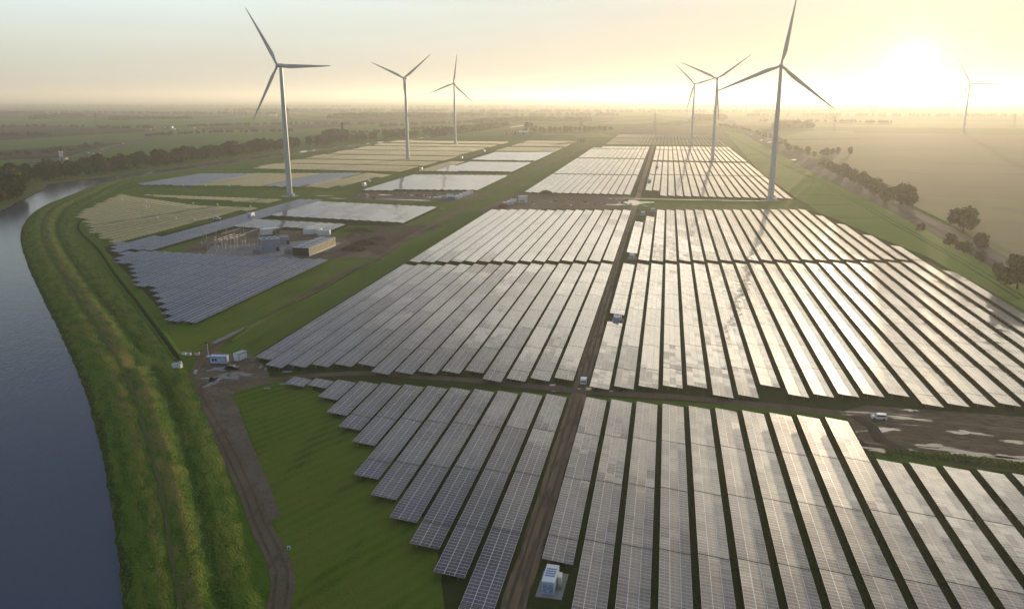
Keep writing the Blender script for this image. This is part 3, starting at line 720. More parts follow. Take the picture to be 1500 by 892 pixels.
clip_rows([(-303, 955), (-284, 955), (-278, 1114), (-303, 1112)], RACKS, lab_of('bare mounting rack at the edge of the silvery blocks'))
for a, b in ((1350, 1470), (1500, 1600), (1620, 1700)):
    clip_rows([(-290, a), (-186, a), (-186, b), (-290, b)], RACKS, lab_of('bare mounting rack behind the farthest left block'))
for a, b in ((1590, 1690), (1700, 1850), (1870, 2050)):
    clip_rows([(-118, a), (110, a), (110, b), (-118, b)], RACKS, lab_of('bare mounting rack on the plain before the pylon'))

def seen_area(t):
    x, y, n = t[:3]; Ln = n * PV; q = []
    for a, b, z in ((x, y, ZH), (x + TW, y, ZL), (x + TW, y + Ln, ZL), (x, y + Ln, ZH)):
        p = P(Vector((a, b, z)))
        if p is None: return 0
        q.append((min(1500, max(0, p[0])), min(892, max(0, p[1]))))
    return abs(sum(a[0] * b[1] - b[0] * a[1] for a, b in zip(q, q[1:] + q[:1]))) / 2
CACHE = {}
def place_tables(store, name, cat, group, limit, stuffname, rack, pm=None):
    pm = pm or M_PANEL
    ordr = sorted(range(len(store)), key=lambda i: -seen_area(store[i]))
    single = [i for i in ordr[:limit] if seen_area(store[i]) > .5]; sset = set(single)
    for i in single:
        x, y, n, lab = store[i]
        loc = (x + TW / 2, y + n * PV / 2, 0)
        key = (rack, n, pm.name)
        if key not in CACHE:
            r = thing(name, loc, 0, lab, cat, group)
            if rack: rack_mb(n, posts=False).build('rail', M_RACK, r); frame_mb(n).build('support_frame', M_RACK, r)
            else:
                deck_mb(n).build('panel_deck', pm, r); frame_mb(n).build('support_frame', M_STEEL, r)
            CACHE[key] = r
        else: r = dup(CACHE[key], loc, 0, lab)
        r.rotation_euler = (0, RD(random.gauss(0, .18)), 0)
    mb = MB(); uv = []
    for c, i in enumerate(i for i in range(len(store)) if i not in sset):
        x, y, n, lab = store[i]
        if rack:
            d = rack_mb(n, x, y, posts=False); f = frame_mb(n, x, y, False); mb.add(d.v, d.f); mb.add(f.v, f.f)
        else:
            d = deck_mb(n, x, y, c * 32); mb.add(d.v, d.f); uv += d.uv
    if not rack: mb.uv = uv
    if not mb.v: return None
    return kind(mb.build(stuffname, M_RACK if rack else pm), 'stuff')
RGHT = [t for t in TABLES if t[0] > -22 and t[1] < 640]; TABLES = [t for t in TABLES if not (t[0] > -22 and t[1] < 640)]
ALLT = sorted([(seen_area(t), 2, i) for i, t in enumerate(RGHT)] + [(seen_area(t), 0, i) for i, t in enumerate(TABLES)] + [(seen_area(t), 1, i) for i, t in enumerate(MATT)], reverse=True)[:300]
NM = sum(1 for a in ALLT if a[1] == 1); NR = sum(1 for a in ALLT if a[1] == 2)
place_tables(TABLES, 'solar_table', 'solar table', 'solar tables of the park', 300 - NM - NR, 'distant_solar_tables', False)
place_tables(RGHT, 'solar_table', 'solar table', 'solar tables of the park', NR, 'distant_dusty_solar_tables', False, M_PANELR)
place_tables(MATT, 'solar_table', 'solar table', 'solar tables of the park', NM, 'distant_matt_solar_tables', False, M_PANELM)
place_tables(RACKS, 'mounting_rack', 'mounting rack', 'bare mounting racks awaiting panels', 300, 'distant_mounting_racks', True)

# ------------------------------------------------------------------ wind turbines
WIND = RD(-98)
def blade_mesh(R):
    mb = MB(); NS = 16; st = []
    for i in range(NS):
        f = i / (NS - 1); r = 1.2 + (R - 1.2) * f
        if f < .06: c, th = 2.2, 2.1
        else:
            c = 2.2 + (3.7 - 2.2) * min(1, (f - .04) / .16) if f < .2 else 3.7 * (1 - (f - .2) / .8) ** .85 * .86 + .5
            th = max(.12, 1.5 * (1 - f) ** 1.6 * (.75 if f > .12 else 1.2))
        tw = RD(16) * (1 - f) ** 2; ring = []
        for k in range(10):
            t = 2 * math.pi * k / 10; x = math.cos(t) * c / 2 + (c * .16 if f > .08 else 0); y = math.sin(t) * th / 2 * (1 if f < .06 else (1.0 + .5 * math.cos(t)) * .8)
            ring.append((x * math.cos(tw) - y * math.sin(tw), x * math.sin(tw) + y * math.cos(tw) - 2.4 * f * f, r))
        st.append(ring)
    for r in st: mb.v += r
    for i in range(NS - 1):
        for k in range(10): mb.f.append((i * 10 + k, i * 10 + (k + 1) % 10, (i + 1) * 10 + (k + 1) % 10, (i + 1) * 10 + k))
    mb.f.append(tuple(range((NS - 1) * 10, NS * 10))); return mb.mesh('blade', M_TURB, True)
def turbine(base, hub, R, ph, lab):
    g = G(*base); t = thing('wind_turbine', (g.x, g.y, 0), WIND + math.pi / 2, lab, 'wind turbine', 'wind turbines of the park')   # local -Y faces the wind
    mb = MB(); n = 20; hz = [(0, 2.65), (2, 2.6), (hub * .25, 2.4), (hub * .5, 2.12), (hub * .75, 1.8), (hub - 1.8, 1.5)]
    for z, r in hz: mb.v += [(r * math.cos(2 * math.pi * k / n), r * math.sin(2 * math.pi * k / n), z) for k in range(n)]
    for i in range(len(hz) - 1):
        for k in range(n): mb.f.append((i * n + k, i * n + (k + 1) % n, (i + 1) * n + (k + 1) % n, (i + 1) * n + k))
    tw = mb.build('tower', M_TURB, t, True)
    MB().box(0, -2.62, 1.6, .9, .1, 2.1).build('door', M_GREY, tw)
    mb = MB(); 
    for z in (hub * .25, hub * .5, hub * .75):
        r = 2.65 - 1.15 * z / hub + .05; mb.tube((0, 0, z - .12), (0, 0, z + .12), r, r, 20, False)
    mb.build('flange', M_TURB, tw)
    mb = MB(); prof = [(-3.4, 1.5, 1.3), (-2.6, 1.9, 1.75), (0, 2.0, 1.9), (5, 1.95, 1.85), (7.6, 1.6, 1.5), (8.2, .9, .9)]; n = 12
    for y, a, b in prof:
        for k in range(n):
            q = 2 * math.pi * k / n; cx, sz = math.cos(q), math.sin(q); e = .6
            mb.v.append((a * math.copysign(abs(cx) ** e, cx), y, hub + .2 + b * math.copysign(abs(sz) ** e, sz)))
    for i in range(len(prof) - 1):
        for k in range(n): mb.f.append((i * n + k, (i + 1) * n + k, (i + 1) * n + (k + 1) % n, i * n + (k + 1) % n))
    mb.f += [tuple(range(n)), tuple(range(len(prof) * n - 1, (len(prof) - 1) * n - 1, -1))]
    mb.build('nacelle', M_TURB, t, True)
    mb = MB(); mb.ball((0, -4.9, hub), 1.7, 2.1, 1.7, 12, 8); hb = mb.build('hub', M_TURB, t, True)
    bm = blade_mesh(R)
    for k in range(3):
        b = obj('blade', bm, t); b.location = (0, -4.9, hub); b.rotation_euler = (0, math.pi / 2 - (ph + k * 2 * math.pi / 3), 0)
    MB().tube((0, 0, -.2), (0, 0, .28), 9, 8.2, 24).build('foundation', M_CONC, t)
    MB().box(4.6, -1.6, .25, 2.2, 2.6, 2.6).build('transformer_cabinet', M_WHITE, t)
    mb = MB(); mb.box(3.0, -2.4, .25, 1.4, 1.6, 1.4); mb.build('access_stair', M_STEEL, t)
    return t
for a in (((424.5, 287.6), 116.6, 56, RD(-1), 'tall white wind turbine nearest on the left, beside the rack fields'),
          ((597.3, 234.2), 116.9, 55, RD(36), 'middle left wind turbine with two raised blades above the racks'),
          ((666.8, 212), 116.4, 55, RD(80), 'smallest left wind turbine near the tree belt and lattice pylon'),
          ((1012.8, 211.5), 115.9, 55, RD(16), 'farthest of the three turbines at the centre track'),
          ((1043.5, 235), 115.7, 57, RD(36), 'wind turbine standing at the far edge of the right panel block'),
          ((1128.5, 293.5), 115.4, 58, RD(82), 'largest wind turbine in front of the right far panel block'),
          ((1411, 195), 126, 74, RD(0), 'hazy wind turbine beyond the tan field near the sun')): turbine(*a)

# ------------------------------------------------------------------ trees
def tree_meshes(seed, h, w, lm, nq):
    rnd = random.Random(seed); tr = MB(); th = h * .42
    pts = [(0, 0, 0), (rnd.uniform(-.2, .2), rnd.uniform(-.2, .2), th * .5), (rnd.uniform(-.4, .4), rnd.uniform(-.4, .4), th), (rnd.uniform(-.6, .6), rnd.uniform(-.6, .6), h * .8)]
    rr = [h * .026, h * .02, h * .015, h * .004]
    for i in range(3): tr.tube(pts[i], pts[i + 1], rr[i], rr[i + 1], 7)
    lobes = []
    for k in range(13):
        a = rnd.uniform(0, 6.28); z = h * rnd.uniform(.2, .9); f = 1 - abs(z / h - .55) * 1.3; d = w * .5 * rnd.uniform(.25, .75) * max(.25, f)
        c = Vector((math.cos(a) * d, math.sin(a) * d, z)); r = w * rnd.uniform(.17, .30)
        lobes.append((c, r))
        if k < 6: tr.tube((pts[1][0], pts[1][1], th * rnd.uniform(.55, 1.1)), c, h * .009, h * .003, 5)
    cr = MB()
    for _ in range(nq):
        c, r = rnd.choice(lobes); v = Vector((rnd.gauss(0, 1), rnd.gauss(0, 1), rnd.gauss(0, .8))).normalized()
        p = c + v * r * rnd.uniform(.62, 1.12); s = w * rnd.uniform(.035, .08)
        a = Vector((rnd.gauss(0, 1), rnd.gauss(0, 1), rnd.gauss(0, 1))).normalized(); a = (a + v * .7).normalized(); x = a.orthogonal().normalized() * s; y = a.cross(x.normalized()) * s * rnd.uniform(.6, 1)
        cr.add([p - x - y, p + x - y * .6, p + x * .7 + y, p - x * .8 + y * .8], [(0, 1, 2, 3)])
    return tr.mesh('trunk', M_BARK), cr.mesh('crown', lm)
PROTO = []
for k, (h, w, lm) in enumerate(((12, 10, M_LEAF), (14, 9, M_LEAF), (10, 10, M_LEAFY), (13, 11, M_LEAF), (9, 9, M_LEAFY))):
    PROTO.append((h, *tree_meshes(k + 3, h, w, lm, 1100)))
def tree(x, y, h, lab, group, kindi=None, wide=1.0, name='tree'):
    k = random.randrange(len(PROTO)) if kindi is None else kindi
    ph, t, c = PROTO[k]; s = h / ph
    r = thing(name, (x, y, 0), random.uniform(0, 6.28), lab, 'tree', group); r.scale = (s * wide, s * wide, s)
    obj('trunk', t, r); obj('crown', c, r); return r
BELT = smooth_line([(-650, 585)] + W2([(0, 300), (40, 282), (62, 269), (100, 263.5), (150, 257), (250, 243.5), (340, 231), (430, 219), (500, 210.5), (560, 204.5), (640, 197), (690, 194)]), 11.5)
BN = normals(BELT); 
if BN[len(BN) // 2].x > 0: BN = [-v for v in BN]
for i, (p, n) in enumerate(zip(BELT, BN)):
    far = p.y > 1100
    for q in range(4 if p.y < 760 else (2 if p.y < 1400 else 1)):
        if random.random() < .08: continue
        o = 15 + q * 12 + random.uniform(-4, 4); x, y = p.x + n.x * o + random.uniform(-3, 3), p.y + n.y * o + random.uniform(-3, 3)
        h = random.uniform(14, 22) * (.85 if p.y > 1300 else 1)
        yel = random.random() < (.45 if p.y < 700 else .2)
        nm = 'olive bushy tree in the dense belt lining the far canal bank' if not yel else 'yellowing tree in the dense belt lining the far canal bank'
        tree(x, y, h, nm, 'trees of the canal belt', random.choice((2, 4)) if yel else random.choice((0, 1, 3)))
for px, py, h in ((478, 207, 21), (484, 206, 23), (490, 205.5, 23), (497, 205, 22), (504, 205, 21), (508, 205, 19), (473, 208, 18)):
    g = G(px, py); tree(g.x, g.y, h, 'tall dark tree in the clump around the brick chimney', 'clump round the chimney', random.choice((0, 3)), 1.1)
for px, py, h in ((310, 187, 9), (318, 187, 10), (326, 187, 9), (334, 186, 9), (302, 187.5, 8), (345, 186, 8)):
    g = G(px, py); tree(g.x, g.y, h * 1.3, 'small field tree in the short row beyond the motorway', 'short row beyond the motorway')
for k in range(18):
    px = 770 + k * 7.2 + random.uniform(-2, 2); g = G(px, 195 - .02 * (px - 770) + random.uniform(-1, 1)); tree(g.x, g.y, random.uniform(12, 17), 'dusky tree of the wood at the head of the dirt track', 'wood at the head of the dirt track', None, 1.2)
for px, py in ((851, 187), (771, 190), (778, 189.5)):
    g = G(px, py); tree(g.x, g.y, 20, 'round tall tree standing above the wood by the dirt track', 'tall trees above the wood')
for px, py, h in ((1205, 229, 10), (1212, 228, 11), (1220, 227, 10), (1228, 227, 11), (1244, 227, 12), (1184, 228, 9), (1193, 230, 8)):
    g = G(px, py); tree(g.x, g.y, h, 'hazy tree in the far row left of the tan field', 'far row left of the tan field')
for px, py, h in ((1205, 247, 11), (1215, 252, 12), (1224, 256, 12), (1233, 259, 13), (1242, 263, 13), (1250, 266, 13), (1258, 271, 11), (1266, 276, 13), (1275, 281, 13), (1283, 284, 14), (1290, 290, 12), (1298, 296, 12), (1308, 298, 14), (1318, 300, 16), (1328, 302, 17), (1237, 252, 10), (1262, 266, 10)):
    g = G(px, py); tree(g.x, g.y, h, 'backlit tree in the row between road and tan field', 'row between road and tan field', random.choice((2, 4, 4)))  # paler leaf colour puts golden backlight and haze into these crowns
for px, py, h, w, lab in ((1410, 340, 16, 1.25, 'big round backlit tree alone by the country road'), (1438, 364, 9, 1.1, 'small rounded tree just below the big round tree'), (1391, 362, 8, 1, 'low tree between railway and country road'), (1412, 372, 7, 1.5, 'wide low bush beside the railway bed'), (1490, 424, 15, 1.3, 'large dark tree at the right edge of the photo'), (1436, 385, 6, 1, 'little bush near the right verge'), (1348, 340, 6, 1, 'small bush on the green verge by the railway'), (1462, 402, 6, 1.1, 'small bush left of the large dark tree at right')):
    g = G(px, py); tree(g.x, g.y, h, lab, None, random.choice((2, 4)), w, 'tree' if h > 7 else 'bush')
def wood(pts, h, depth, n, name='far_wood'):
    L = smooth_line(W2(pts), 30); mb = MB()
    for _ in range(n):
        i = random.randrange(len(L)); p = L[i]; x, y = p.x + random.uniform(-16, 16), p.y + random.uniform(0, depth); r = h * random.uniform(.45, .8)
        mb.ball((x, y, h * random.uniform(.3, .5)), r, r, h * random.uniform(.45, .7), 7, 5, .22)
    return kind(mb.build(name, M_WOOD), 'stuff')
for pts, h, dep, n in (([(45, 175), (100, 173)], 18, 120, 90), ([(160, 176), (270, 175)], 14, 80, 120), ([(-200, 168), (20, 168)], 15, 200, 160), ([(-300, 200), (60, 199)], 9, 20, 140), ([(0, 156), (500, 157)], 16, 300, 260), ([(478, 175), (600, 172.5), (640, 175)], 22, 200, 200), ([(330, 163), (480, 164), (640, 164)], 18, 300, 200), ([(640, 199), (700, 191), (735, 186)], 15, 45, 150), ([(1020, 177), (1056, 176)], 22, 120, 60), ([(1145, 188), (1180, 188)], 18, 60, 60), ([(700, 165), (1100, 165), (1400, 164)], 18, 300, 260), ([(560, 158), (1300, 158)], 18, 600, 240), ([(700, 181), (770, 178), (860, 178)], 16, 90, 120), ([(1060, 184), (1110, 196), (1180, 224)], 7, 5, 60), ([(150, 188.5), (215, 188)], 8, 20, 40)):
    wood(pts, h, dep, n)
for pts, h, n in (([(-200, 190), (60, 186), (160, 188)], 8, 70), ([(215, 200), (300, 195), (420, 193)], 7, 60), ([(280, 186), (420, 183), (560, 182)], 9, 90), ([(450, 205), (520, 196), (640, 188)], 7, 60), ([(-100, 232), (60, 224), (140, 213)], 6, 50), ([(0, 166), (200, 167), (400, 168)], 14, 120), ([(500, 168), (700, 170), (900, 170)], 16, 140), ([(560, 186), (640, 182), (690, 180)], 10, 50), ([(1100, 170), (1300, 170), (1600, 172)], 14, 120), ([(1120, 178), (1300, 180)], 9, 50)):
    wood(pts, h, 14, n, 'hedgerow')

# ------------------------------------------------------------------ pylons and lines
PY = []
def pylon(base, top, lab):
    g = G(*base); h = height_at(g, top); t = thing('lattice_pylon', (g.x, g.y, 0), RD(8), lab, 'pylon', 'lattice pylons of the power line')
    mb = MB(); q = lambda z: 3.8 * (1 - z / h) ** 1.15 * h / 45 + .5
    lv = [0, .18, .34, .48, .6, .7, .78, .86, .93, 1.0]
    for a, b in zip(lv, lv[1:]):
        za, zb = a * h, b * h; ra, rb = q(za), q(zb); A = [(ra, ra, za), (ra, -ra, za), (-ra, -ra, za), (-ra, ra, za)]; B = [(rb, rb, zb), (rb, -rb, zb), (-rb, -rb, zb), (-rb, rb, zb)]
        for i in range(4):
            mb.tube(A[i], B[i], .17, .17, 4); mb.tube(A[i], B[(i + 1) % 4], .09, .09, 4); mb.tube(A[(i + 1) % 4], B[i], .09, .09, 4)
    mb.build('lattice_mast', M_PYL, t); ends = []
    for z, w in ((.64, 9), (.78, 12), (.92, 8)):
        c = MB(); w *= h / 45
        for s in (-1, 1):
            c.tube((0, 0, z * h), (s * w, 0, z * h - .3), .3, .18, 4); c.tube((0, 0, z * h + 2), (s * w, 0, z * h - .3), .2, .15, 4); c.tube((s * w, 0, z * h - .3), (s * w, 0, z * h - 2.6), .16, .16, 5)
        c.build('crossarm', M_PYL, t)
        ends += [(-w, z * h - 2.6), (w, z * h - 2.6)]
    PY.append((g, ends)); return t
for a in (((143, 200), 164, 'leftmost lattice pylon in the brown fields before the motorway'), ((424, 204), 157, 'lattice pylon right behind the nearest left turbine tower'), ((692, 188), 160, 'lattice pylon behind the smallest left turbine'), ((958, 206), 165, 'lattice pylon in the middle at the end of the centre track'), ((1221, 194), 169, 'faint lattice pylon left of the sun'), ((1485, 188), 168, 'faint lattice pylon at the right edge under the sun glow')): pylon(*a)
for (ga, ea), (gb, eb) in zip(PY, PY[1:]):
    for k, ((ox, z0), (ox2, z1)) in enumerate(zip(ea, eb)):
        pts = []
        for i in range(13):
            f = i / 12; p = ga.lerp(gb, f); pts.append(Vector((p.x + (ox + (ox2 - ox) * f) * math.cos(RD(8)), p.y + (ox + (ox2 - ox) * f) * math.sin(RD(8)), z0 + (z1 - z0) * f - 11 * 4 * f * (1 - f))))
        mb = MB()
        for a, b in zip(pts, pts[1:]): mb.tube(a, b, .12, .12, 4, False)
        tag(mb.build('power_cable', M_DARK), 'thin dark power cable sagging between two lattice pylons', 'power cable', 'cables of the power line')

# ------------------------------------------------------------------ vehicles and buildings on the site
def vehicle(name, g, rz, lab, cat, paint, L=4.4, Wd=1.8, Hh=1.8, van=True, group=None):
    t = thing(name, (g.x, g.y, .08), rz, lab, cat, group); z0 = .3
    if van: prof = [(-L / 2, z0), (L / 2, z0), (L / 2, z0 + .5), (L / 2 - .15, .95), (L * .27, 1.08), (L * .12, Hh - .08), (-L * .44, Hh), (-L / 2, Hh - .35)]
    else: prof = [(-L / 2, z0), (L / 2, z0), (L / 2, .7), (L * .24, .9), (L * .08, Hh), (-L * .3, Hh - .02), (-L * .46, .95), (-L / 2, .85)]
    MB().prism(prof, -Wd / 2, Wd / 2).build('body', paint, t)
    top = Hh - .18
    for s in (-1, 1):
        y = s * (Wd / 2 + .012); mb = MB(); v = [(L * .24, y, 1.12), (L * .11, y, top), (-L * .40, y, top), (-L * .40, y, 1.12)]
        mb.add(v, [(0, 1, 2, 3) if s > 0 else (3, 2, 1, 0)]).build('side_window', M_GLASS, t)
        for fx in (.3, -.3):
            MB().tube((L * fx, s * (Wd / 2 - .2), .33), (L * fx, s * (Wd / 2 + .03), .33), .33, .33, 12).build('wheel', M_DARK, t)
        MB().box(L / 2 + .01, s * (Wd / 2 - .3), .72, .05, .32, .16).build('headlight', M_WHITE, t)
    x1, x2 = (L * .27 + .02, L * .12 + .02) if van else (L * .24 + .02, L * .08 + .02)
    MB().add([(x1, -Wd / 2 + .12, 1.12 if van else .94), (x1, Wd / 2 - .12, 1.12 if van else .94), (x2, Wd / 2 - .18, Hh - .14), (x2, -Wd / 2 + .18, Hh - .14)], [(0, 1, 2, 3)]).build('windscreen', M_GLASS, t)
    MB().add([(-L / 2 - .012, -Wd / 2 + .2, 1.0), (-L / 2 - .012, -Wd / 2 + .2, 1.36), (-L / 2 - .012, Wd / 2 - .2, 1.36), (-L / 2 - .012, Wd / 2 - .2, 1.0)], [(3, 2, 1, 0)]).build('rear_window', M_GLASS, t)
    return t
vehicle('van', G(1287, 614), RD(176), 'small white van on the wet ruts beside the muddy ground', 'van', M_WHITE, 4.1, 1.7, 1.7)
vehicle('van', G(855, 561), RD(92), 'white van at the crossing of centre track and cross track', 'van', M_WHITE, 4.6, 1.9, 1.95)
vehicle('car', G(341, 541), RD(10), 'black car parked on the dirt in front of the site cabins', 'car', M_CARBLK, 4.3, 1.8, 1.45, False)
vehicle('van', G(318, 321.5), RD(20), 'white van beside the dark table strip near the bare racks', 'van', M_WHITE, 5, 2, 2.1)
vehicle('car', G(945.5, 303.5), RD(5), 'white car next to the cabinet at the top of the centre track', 'car', M_WHITE, 4.3, 1.8, 1.5, False)
for k in range(16):
    f = random.random(); i = 2 + k % 7; a, b = V2(MW[i]), V2(MW[i + 1]); p = a.lerp(b, f); d = (b - a).normalized(); s = random.choice((-7.5, 7.5))
    p += Vector((d.y, -d.x, 0)) * s; L_ = random.choice((4.5, 4.5, 4.5, 4.6, 4.6, 12)); hh = 1.5 if L_ < 6 else 3.6
    mb = MB(); mb.prism([(-L_ / 2, .3), (L_ / 2, .3), (L_ / 2, hh * .6), (L_ * .2, hh), (-L_ * .4, hh), (-L_ / 2, hh * .65)] if L_ < 6 else [(-L_ / 2, .6), (L_ / 2, .6), (L_ / 2, 2.4), (L_ / 2 - .6, hh), (-L_ / 2, hh)], -.9 if L_ < 6 else -1.25, .9 if L_ < 6 else 1.25)
    for fx in (-.3, .3): mb.box(L_ * fx, 0, 0, .7, 1.7, .6)
    o = mb.build('car' if L_ < 6 else 'lorry', random.choice((M_WHITE, M_GREY, M_GREY, M_CARBLK, M_RED)) if L_ < 6 else M_WHITE)
    o.location = (p.x, p.y, .57); o.rotation_euler = (0, 0, math.atan2(d.y, d.x))
    tag(o, 'tiny car driving on the distant motorway' if L_ < 6 else 'pale lorry driving on the distant motorway', 'car' if L_ < 6 else 'lorry', 'traffic on the motorway')

def station(g, rz, lab, L=5.6, Wd=2.3, Hh=2.5, pad=True, group='transformer stations'):
    """container-sized transformer station; local -Y is the door end"""
    t = thing('transformer_station', (g.x, g.y, .05), rz, lab, 'transformer station', group)
    if pad: MB().box(.3, .2, -.1, Wd + 2.6, L + 2.6, .22).build('concrete_pad', M_CONC, t)
    z = .13
    MB().box(0, 0, z, Wd, L, Hh).build('housing', M_WHITE, t)
    mb = MB(); mb.box(0, 0, z + Hh, Wd + .1, L + .1, .07); rf = mb.build('roof', M_WHITE, t)
    for k in range(4): MB().box(0, -L * .16 + k * L * .13, z + Hh + .073, Wd * .8, L * .055, .05).build('roof_vent', M_LOUV, rf)
    for s in (-1, 1):
        d = MB().box(s * Wd * .235, -L / 2 - .025, z + .12, Wd * .44, .05, Hh - .3).build('door', M_BLUEW, t)  # door's pale blue holds the sky tint of a white front in shade
        mb = MB()
        for k in range(6): mb.box(s * Wd * .235, -L / 2 - .065, z + .3 + k * .3, Wd * .34, .03, .12)
        mb.build('louvre', M_LOUV, d)
        MB().box(s * .12, -L / 2 - .08, z + 1.1, .06, .06, .35).build('handle', M_DARK, d)
    MB().box(Wd / 2 + .5, .9, z, .55, 1.7, 1.9).build('switch_cabinet', M_WHITE, t)
    mb = MB(); mb.box(Wd / 2 + .55, -.6, z, .8, .5, .4); mb.build('cable_box', M_TIMBER, t)
    return t
station(G(804, 868) + Vector((0, 2.2, 0)), RD(-2), 'white transformer station on a concrete pad beside the lower centre track')
station(G(903, 473) + Vector((0, 2, 0)), 0, 'white transformer station halfway up the centre track')
station(G(925, 380) + Vector((0, 2.5, 0)), 0, 'transformer station at the narrow cross lane by the centre track')
station(G(941, 316) + Vector((0, 2.5, 0)), 0, 'transformer station at the upper end of the middle block')
station(G(956, 311) + Vector((0, 2.5, 0)), 0, 'pale transformer station on bare soil behind the middle block')
for p, lab in (((368, 319), 'white transformer station between bare racks and pale blue tables'), ((533, 273), 'white transformer station at the corner of the silvery block'), ((617, 250), 'white transformer station beside the second silvery block'), ((676, 233), 'small white transformer station on the dark lane between far racks'), ((709, 223), 'tiny white transformer station on the lane near the far racks'), ((962, 247), 'small transformer station on the centre track between far blocks'), ((951, 268), 'white transformer station right of the centre track in the far block')):
    station(G(*p), RD(5), lab, 6.5, 3.0, 3.6, False)
tk = thing('storage_tank', G(541, 267), 0, 'round white tank standing by the dark lane', 'tank')
MB().tube((0, 0, .2), (0, 0, 2.6), 1.5, 1.5, 16).ball((0, 0, 2.6), 1.5, 1.5, .5, 16, 6).build('vessel', M_WHITE, tk, True); MB().box(0, 0, 0, 3.2, 3.2, .2).build('plinth', M_CONC, tk)
# string inverters among the racks
def inverter(g):
    t = thing('string_inverter', (g.x, g.y, 0), 0, 'small white inverter box on a post among the bare racks', 'inverter', 'white inverter boxes among the racks')
    MB().box(0, 0, 0, .25, .25, 2.0).build('post', M_STEEL, t); MB().box(0, -.1, 1.3, 1.1, .5, 1.5).build('box', M_WHITE, t); return t
iv = None
a9 = lambda ox, oy, x, y: G(ox + x / 9.29, oy + y / 9.29)
for g in [a9(100, 270, *p) for p in ((733, 245), (1060, 262), (1057, 338), (1105, 330), (975, 480), (1222, 492), (1470, 500))] + [a9(220, 230, *p) for p in ((108, 865), (357, 872), (610, 884), (590, 662), (918, 678), (1368, 702), (450, 412), (765, 414), (1078, 416))]:
    iv = inverter(g) if iv is None else dup(iv, (g.x, g.y, 0), 0)

def cabin(name, g, rz, L, Wd, Hh, lab, cat, wall, roofm, group=None, windows=2, z=.08, trim=None):
    """site cabin or container; local -Y is its long front"""
    t = thing(name, (g.x, g.y, z), rz, lab, cat, group)
    MB().box(0, 0, .1, L, Wd, Hh).build('wall', wall, t)
    MB().box(0, 0, .1 + Hh, L + .08, Wd + .08, .1).build('roof', roofm, t)
    if trim:
        mb = MB(); mb.box(0, -Wd / 2 - .02, Hh - .15, L, .04, .22); mb.box(0, -Wd / 2 - .02, .12, L, .04, .16)
        for s in (-1, 1): mb.box(s * (L / 2 - .09), -Wd / 2 - .022, .28, .18, .04, Hh - .45)
        mb.build('trim', trim, t)
    for k in range(windows):
        w = MB().box(-L * .28 + k * L * .17, -Wd / 2 - .03, 1.1, L * .11, .06, .85).build('window', M_GLASS, t)
    if windows: 
        d = MB().box(L * .24, -Wd / 2 - .03, .15, .9, .06, 2.0).build('door', M_BLUEW, t); MB().box(L * .24 + .3, -Wd / 2 - .08, 1.1, .06, .06, .2).build('handle', M_DARK, d)
    else:
        mb = MB()
        for k in range(max(3, int(L / .6))): mb.box(-L / 2 + .3 + k * (L - .6) / max(2, int(L / .6) - 1), -Wd / 2 - .02, .2, .12, .04, Hh - .2)
        mb.build('corrugation', wall, t)
        d = MB().box(L / 2 + .02, 0, .2, .05, Wd * .9, Hh - .25).build('door', wall, t); MB().box(L / 2 + .07, .1, .5, .05, .06, 1.5).build('lock_rod', M_STEEL, d)
    return t
cabin('site_cabin', G(321.5, 532), RD(8), 5.8, 2.4, 2.5, 'long white and blue site cabin by the track junction', 'site cabin', M_BLUEW, M_BLUEW, None, 2, .08, M_BLUE)
cabin('site_cabin', G(353, 527), RD(75), 4.2, 2.4, 2.6, 'short blue and white cabin with dark open end near the array corner', 'site cabin', M_WHITE, M_LROOF, None, 0, .08, M_BLUE)
c = thing('box_trailer', G(260, 540), RD(8), 'white box trailer standing beside the canal ramp', 'trailer')
MB().box(0, 0, .35, 3.0, 1.6, 1.5).build('box', M_WHITE, c); MB().box(0, 0, 1.86, 3.06, 1.66, .06).build('lid', M_LROOF, c); MB().box(1.0, .4, 1.93, .9, .6, .5).build('hatch', M_WHITE, c)
for s in (-1, 1): MB().tube((0, s * .7, .3), (0, s * .86, .3), .3, .3, 10).build('wheel', M_DARK, c)
for p, lab in (((269.8, 520), 'left of two small white crates on the meadow corner'), ((277, 520.6), 'right bluish one of two small crates on the meadow corner')):
    c = thing('crate', G(*p), RD(5), lab, 'crate', None); MB().box(0, 0, .1, 1.4, 1.0, .8).build('box', M_WHITE if 'left' in lab else M_BLUEW, c); MB().box(0, 0, .9, 1.44, 1.04, .05).build('lid', M_LROOF, c); MB().box(0, 0, 0, 1.3, .9, .1).build('pallet', M_TIMBER, c)
for k, p in enumerate(((286.5, 521), (289.5, 521.5), (292, 520), (286, 549), (287.5, 546), (757, 289), (752, 288))):
    c = thing('traffic_barrier', G(*p), k, 'red and white barrier standing by the site track', 'barrier', 'red and white barriers')
    MB().box(0, 0, .2, 1.0, .12, .9).build('board', M_WHITE, c); MB().box(0, -.075, .6, 1.02, .03, .25).build('band', M_ORANGE, c); MB().box(0, 0, 0, .9, .5, .2).build('foot', M_DARK, c)
g = G(305.5, 523); c = thing('camera_mast', g, 0, 'thin pole with small solar panel at the track junction', 'mast')
MB().tube((0, 0, .4), (0, 0, 5.2), .09, .07, 8).build('pole', M_WHITE, c); MB().box(0, 0, 0, 1.0, 1.0, .45).build('base', M_WHITE, c); MB().add([(-.9, -.5, 5.0), (-.1, -.5, 5.0), (-.1, .2, 5.5), (-.9, .2, 5.5)], [(0, 1, 2, 3)]).box(-.5, -.1, 4.85, .8, .5, .1).build('solar_module', M_GLASS, c); MB().box(.3, 0, 4.8, .4, .2, .25).build('camera_head', M_DARK, c)
